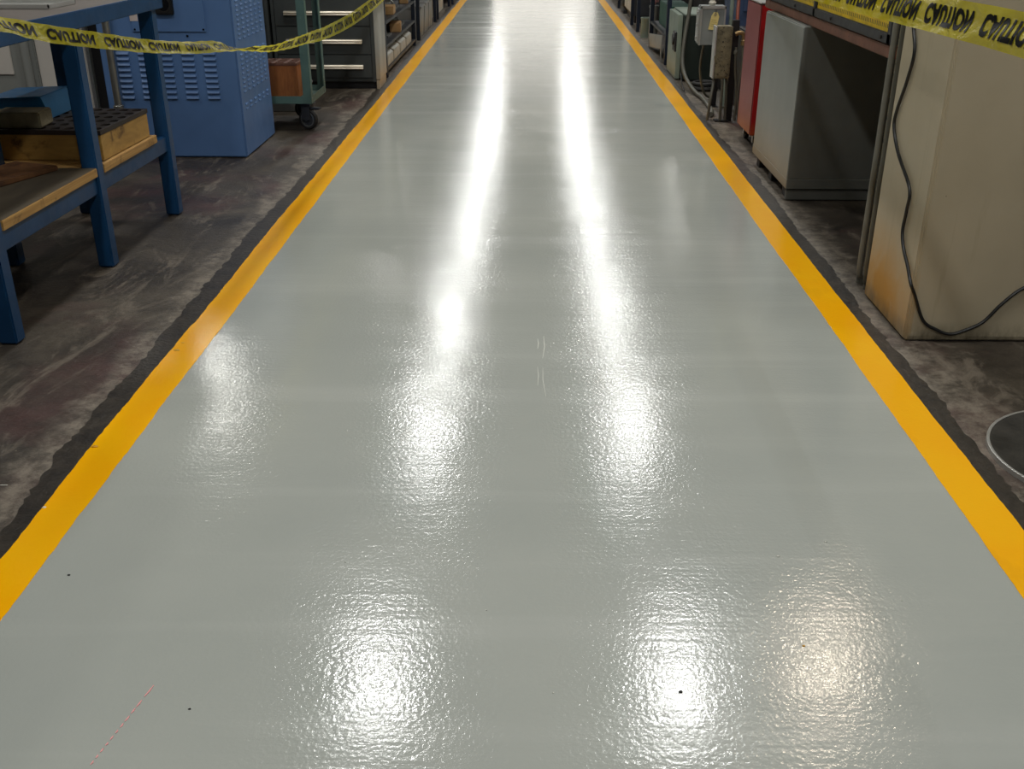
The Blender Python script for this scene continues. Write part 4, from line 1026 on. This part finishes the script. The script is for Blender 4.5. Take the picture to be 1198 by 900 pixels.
chip('paint_fleck', 'chip_white', 0.054, 1.672, 0.002, 0.0014, 0, 'white fleck stuck on the grey aisle coating', 'fleck', 'white specks scattered on the grey aisle', 0.0025)
chip('paint_fleck', 'chip_white', -0.938, 3.129, 0.002, 0.0014, 0, 'white fleck stuck on the grey aisle coating', 'fleck', 'white specks scattered on the grey aisle', 0.0025)
chip('debris_speck', 'yellow_drop', 0.619, 1.834, 0.004, 0.003, 0, 'tiny orange crumb inside the warm glare patch on the aisle', 'debris', None, 0.0025)
streak([(0.027, 3.631), (0.03, 3.588), (0.027, 3.53)], 0.003, 'scratch', 'chip_white', 'upper white scratch at the centre of the aisle, left of a close pair', 'scratch', None, 0.0023)
streak([(0.05, 3.657), (0.053, 3.555), (0.045, 3.442)], 0.003, 'scratch', 'chip_white', 'upper white scratch at the centre of the aisle, right of a close pair', 'scratch', None, 0.0023)
streak([(0.026, 3.364), (0.029, 3.289), (0.026, 3.203)], 0.0025, 'scratch', 'chip_white', 'lower white scratch at the centre of the aisle, left of a close pair', 'scratch', None, 0.0023)
streak([(0.045, 3.357), (0.044, 3.253), (0.054, 3.115)], 0.0025, 'scratch', 'chip_white', 'lower white scratch at the centre of the aisle, right and longer of a close pair', 'scratch', None, 0.0023)
streak([(-0.797, 1.678), (-0.8, 1.661), (-0.805, 1.643)], 0.0036, 'laser_dash', 'laser_dash', 'short dash of painted pink laser light, lower left of the aisle', 'floor mark', 'pink dashes in one broken line on the aisle', 0.0029)
streak([(-0.807, 1.633), (-0.808, 1.623), (-0.811, 1.613)], 0.0036, 'laser_dash', 'laser_dash', 'short dash of painted pink laser light, lower left of the aisle', 'floor mark', 'pink dashes in one broken line on the aisle', 0.0029)
streak([(-0.812, 1.609), (-0.813, 1.601), (-0.815, 1.594)], 0.0036, 'laser_dash', 'laser_dash', 'short dash of painted pink laser light, lower left of the aisle', 'floor mark', 'pink dashes in one broken line on the aisle', 0.0029)
streak([(-0.816, 1.587), (-0.817, 1.579), (-0.82, 1.571)], 0.0036, 'laser_dash', 'laser_dash', 'short dash of painted pink laser light, lower left of the aisle', 'floor mark', 'pink dashes in one broken line on the aisle', 0.0029)
streak([(-0.821, 1.566), (-0.821, 1.56), (-0.823, 1.554)], 0.0036, 'laser_dash', 'laser_dash', 'short dash of painted pink laser light, lower left of the aisle', 'floor mark', 'pink dashes in one broken line on the aisle', 0.0029)
streak([(-0.825, 1.547), (-0.825, 1.543), (-0.826, 1.538)], 0.0036, 'laser_dash', 'laser_dash', 'short dash of painted pink laser light, lower left of the aisle', 'floor mark', 'pink dashes in one broken line on the aisle', 0.0029)
streak([(-0.828, 1.531), (-0.829, 1.526), (-0.83, 1.52)], 0.0036, 'laser_dash', 'laser_dash', 'short dash of painted pink laser light, lower left of the aisle', 'floor mark', 'pink dashes in one broken line on the aisle', 0.0029)
streak([(-0.832, 1.513), (-0.832, 1.509), (-0.834, 1.505)], 0.0036, 'laser_dash', 'laser_dash', 'short dash of painted pink laser light, lower left of the aisle', 'floor mark', 'pink dashes in one broken line on the aisle', 0.0029)
streak([(-0.835, 1.498), (-0.836, 1.492), (-0.837, 1.487)], 0.0036, 'laser_dash', 'laser_dash', 'short dash of painted pink laser light, lower left of the aisle', 'floor mark', 'pink dashes in one broken line on the aisle', 0.0029)
streak([(-0.839, 1.48), (-0.839, 1.476), (-0.84, 1.472)], 0.0036, 'laser_dash', 'laser_dash', 'short dash of painted pink laser light, lower left of the aisle', 'floor mark', 'pink dashes in one broken line on the aisle', 0.0029)
streak([(-0.842, 1.465), (-0.842, 1.46), (-0.844, 1.455)], 0.0036, 'laser_dash', 'laser_dash', 'short dash of painted pink laser light, lower left of the aisle', 'floor mark', 'pink dashes in one broken line on the aisle', 0.0029)

# ================================================================== world, camera, view
w = bpy.data.worlds.new('world'); sc.world = w; w.use_nodes = True
w.node_tree.nodes['Background'].inputs[0].default_value = (.5, .52, .55, 1); w.node_tree.nodes['Background'].inputs[1].default_value = .05
cam = bpy.data.cameras.new('camera'); co = bpy.data.objects.new('camera', cam); COL.objects.link(co)
cam.sensor_fit = 'HORIZONTAL'; cam.sensor_width = 36.0; cam.lens = 36.0 * 1190 / 1198; cam.clip_start = .05; cam.clip_end = 200
co.location = (0, 0, 1.5); co.rotation_euler = (math.radians(90 - 25.004), 0, math.radians(1.134))
sc.camera = co
vs = sc.view_settings; vs.view_transform = 'Standard'; vs.look = 'None'; vs.gamma = 1; vs.exposure = 0.0; vs.use_curve_mapping = False
sc.cycles.max_bounces = 8; sc.cycles.diffuse_bounces = 4; sc.cycles.glossy_bounces = 4; sc.cycles.sample_clamp_indirect = 8; sc.cycles.use_denoising = DENO
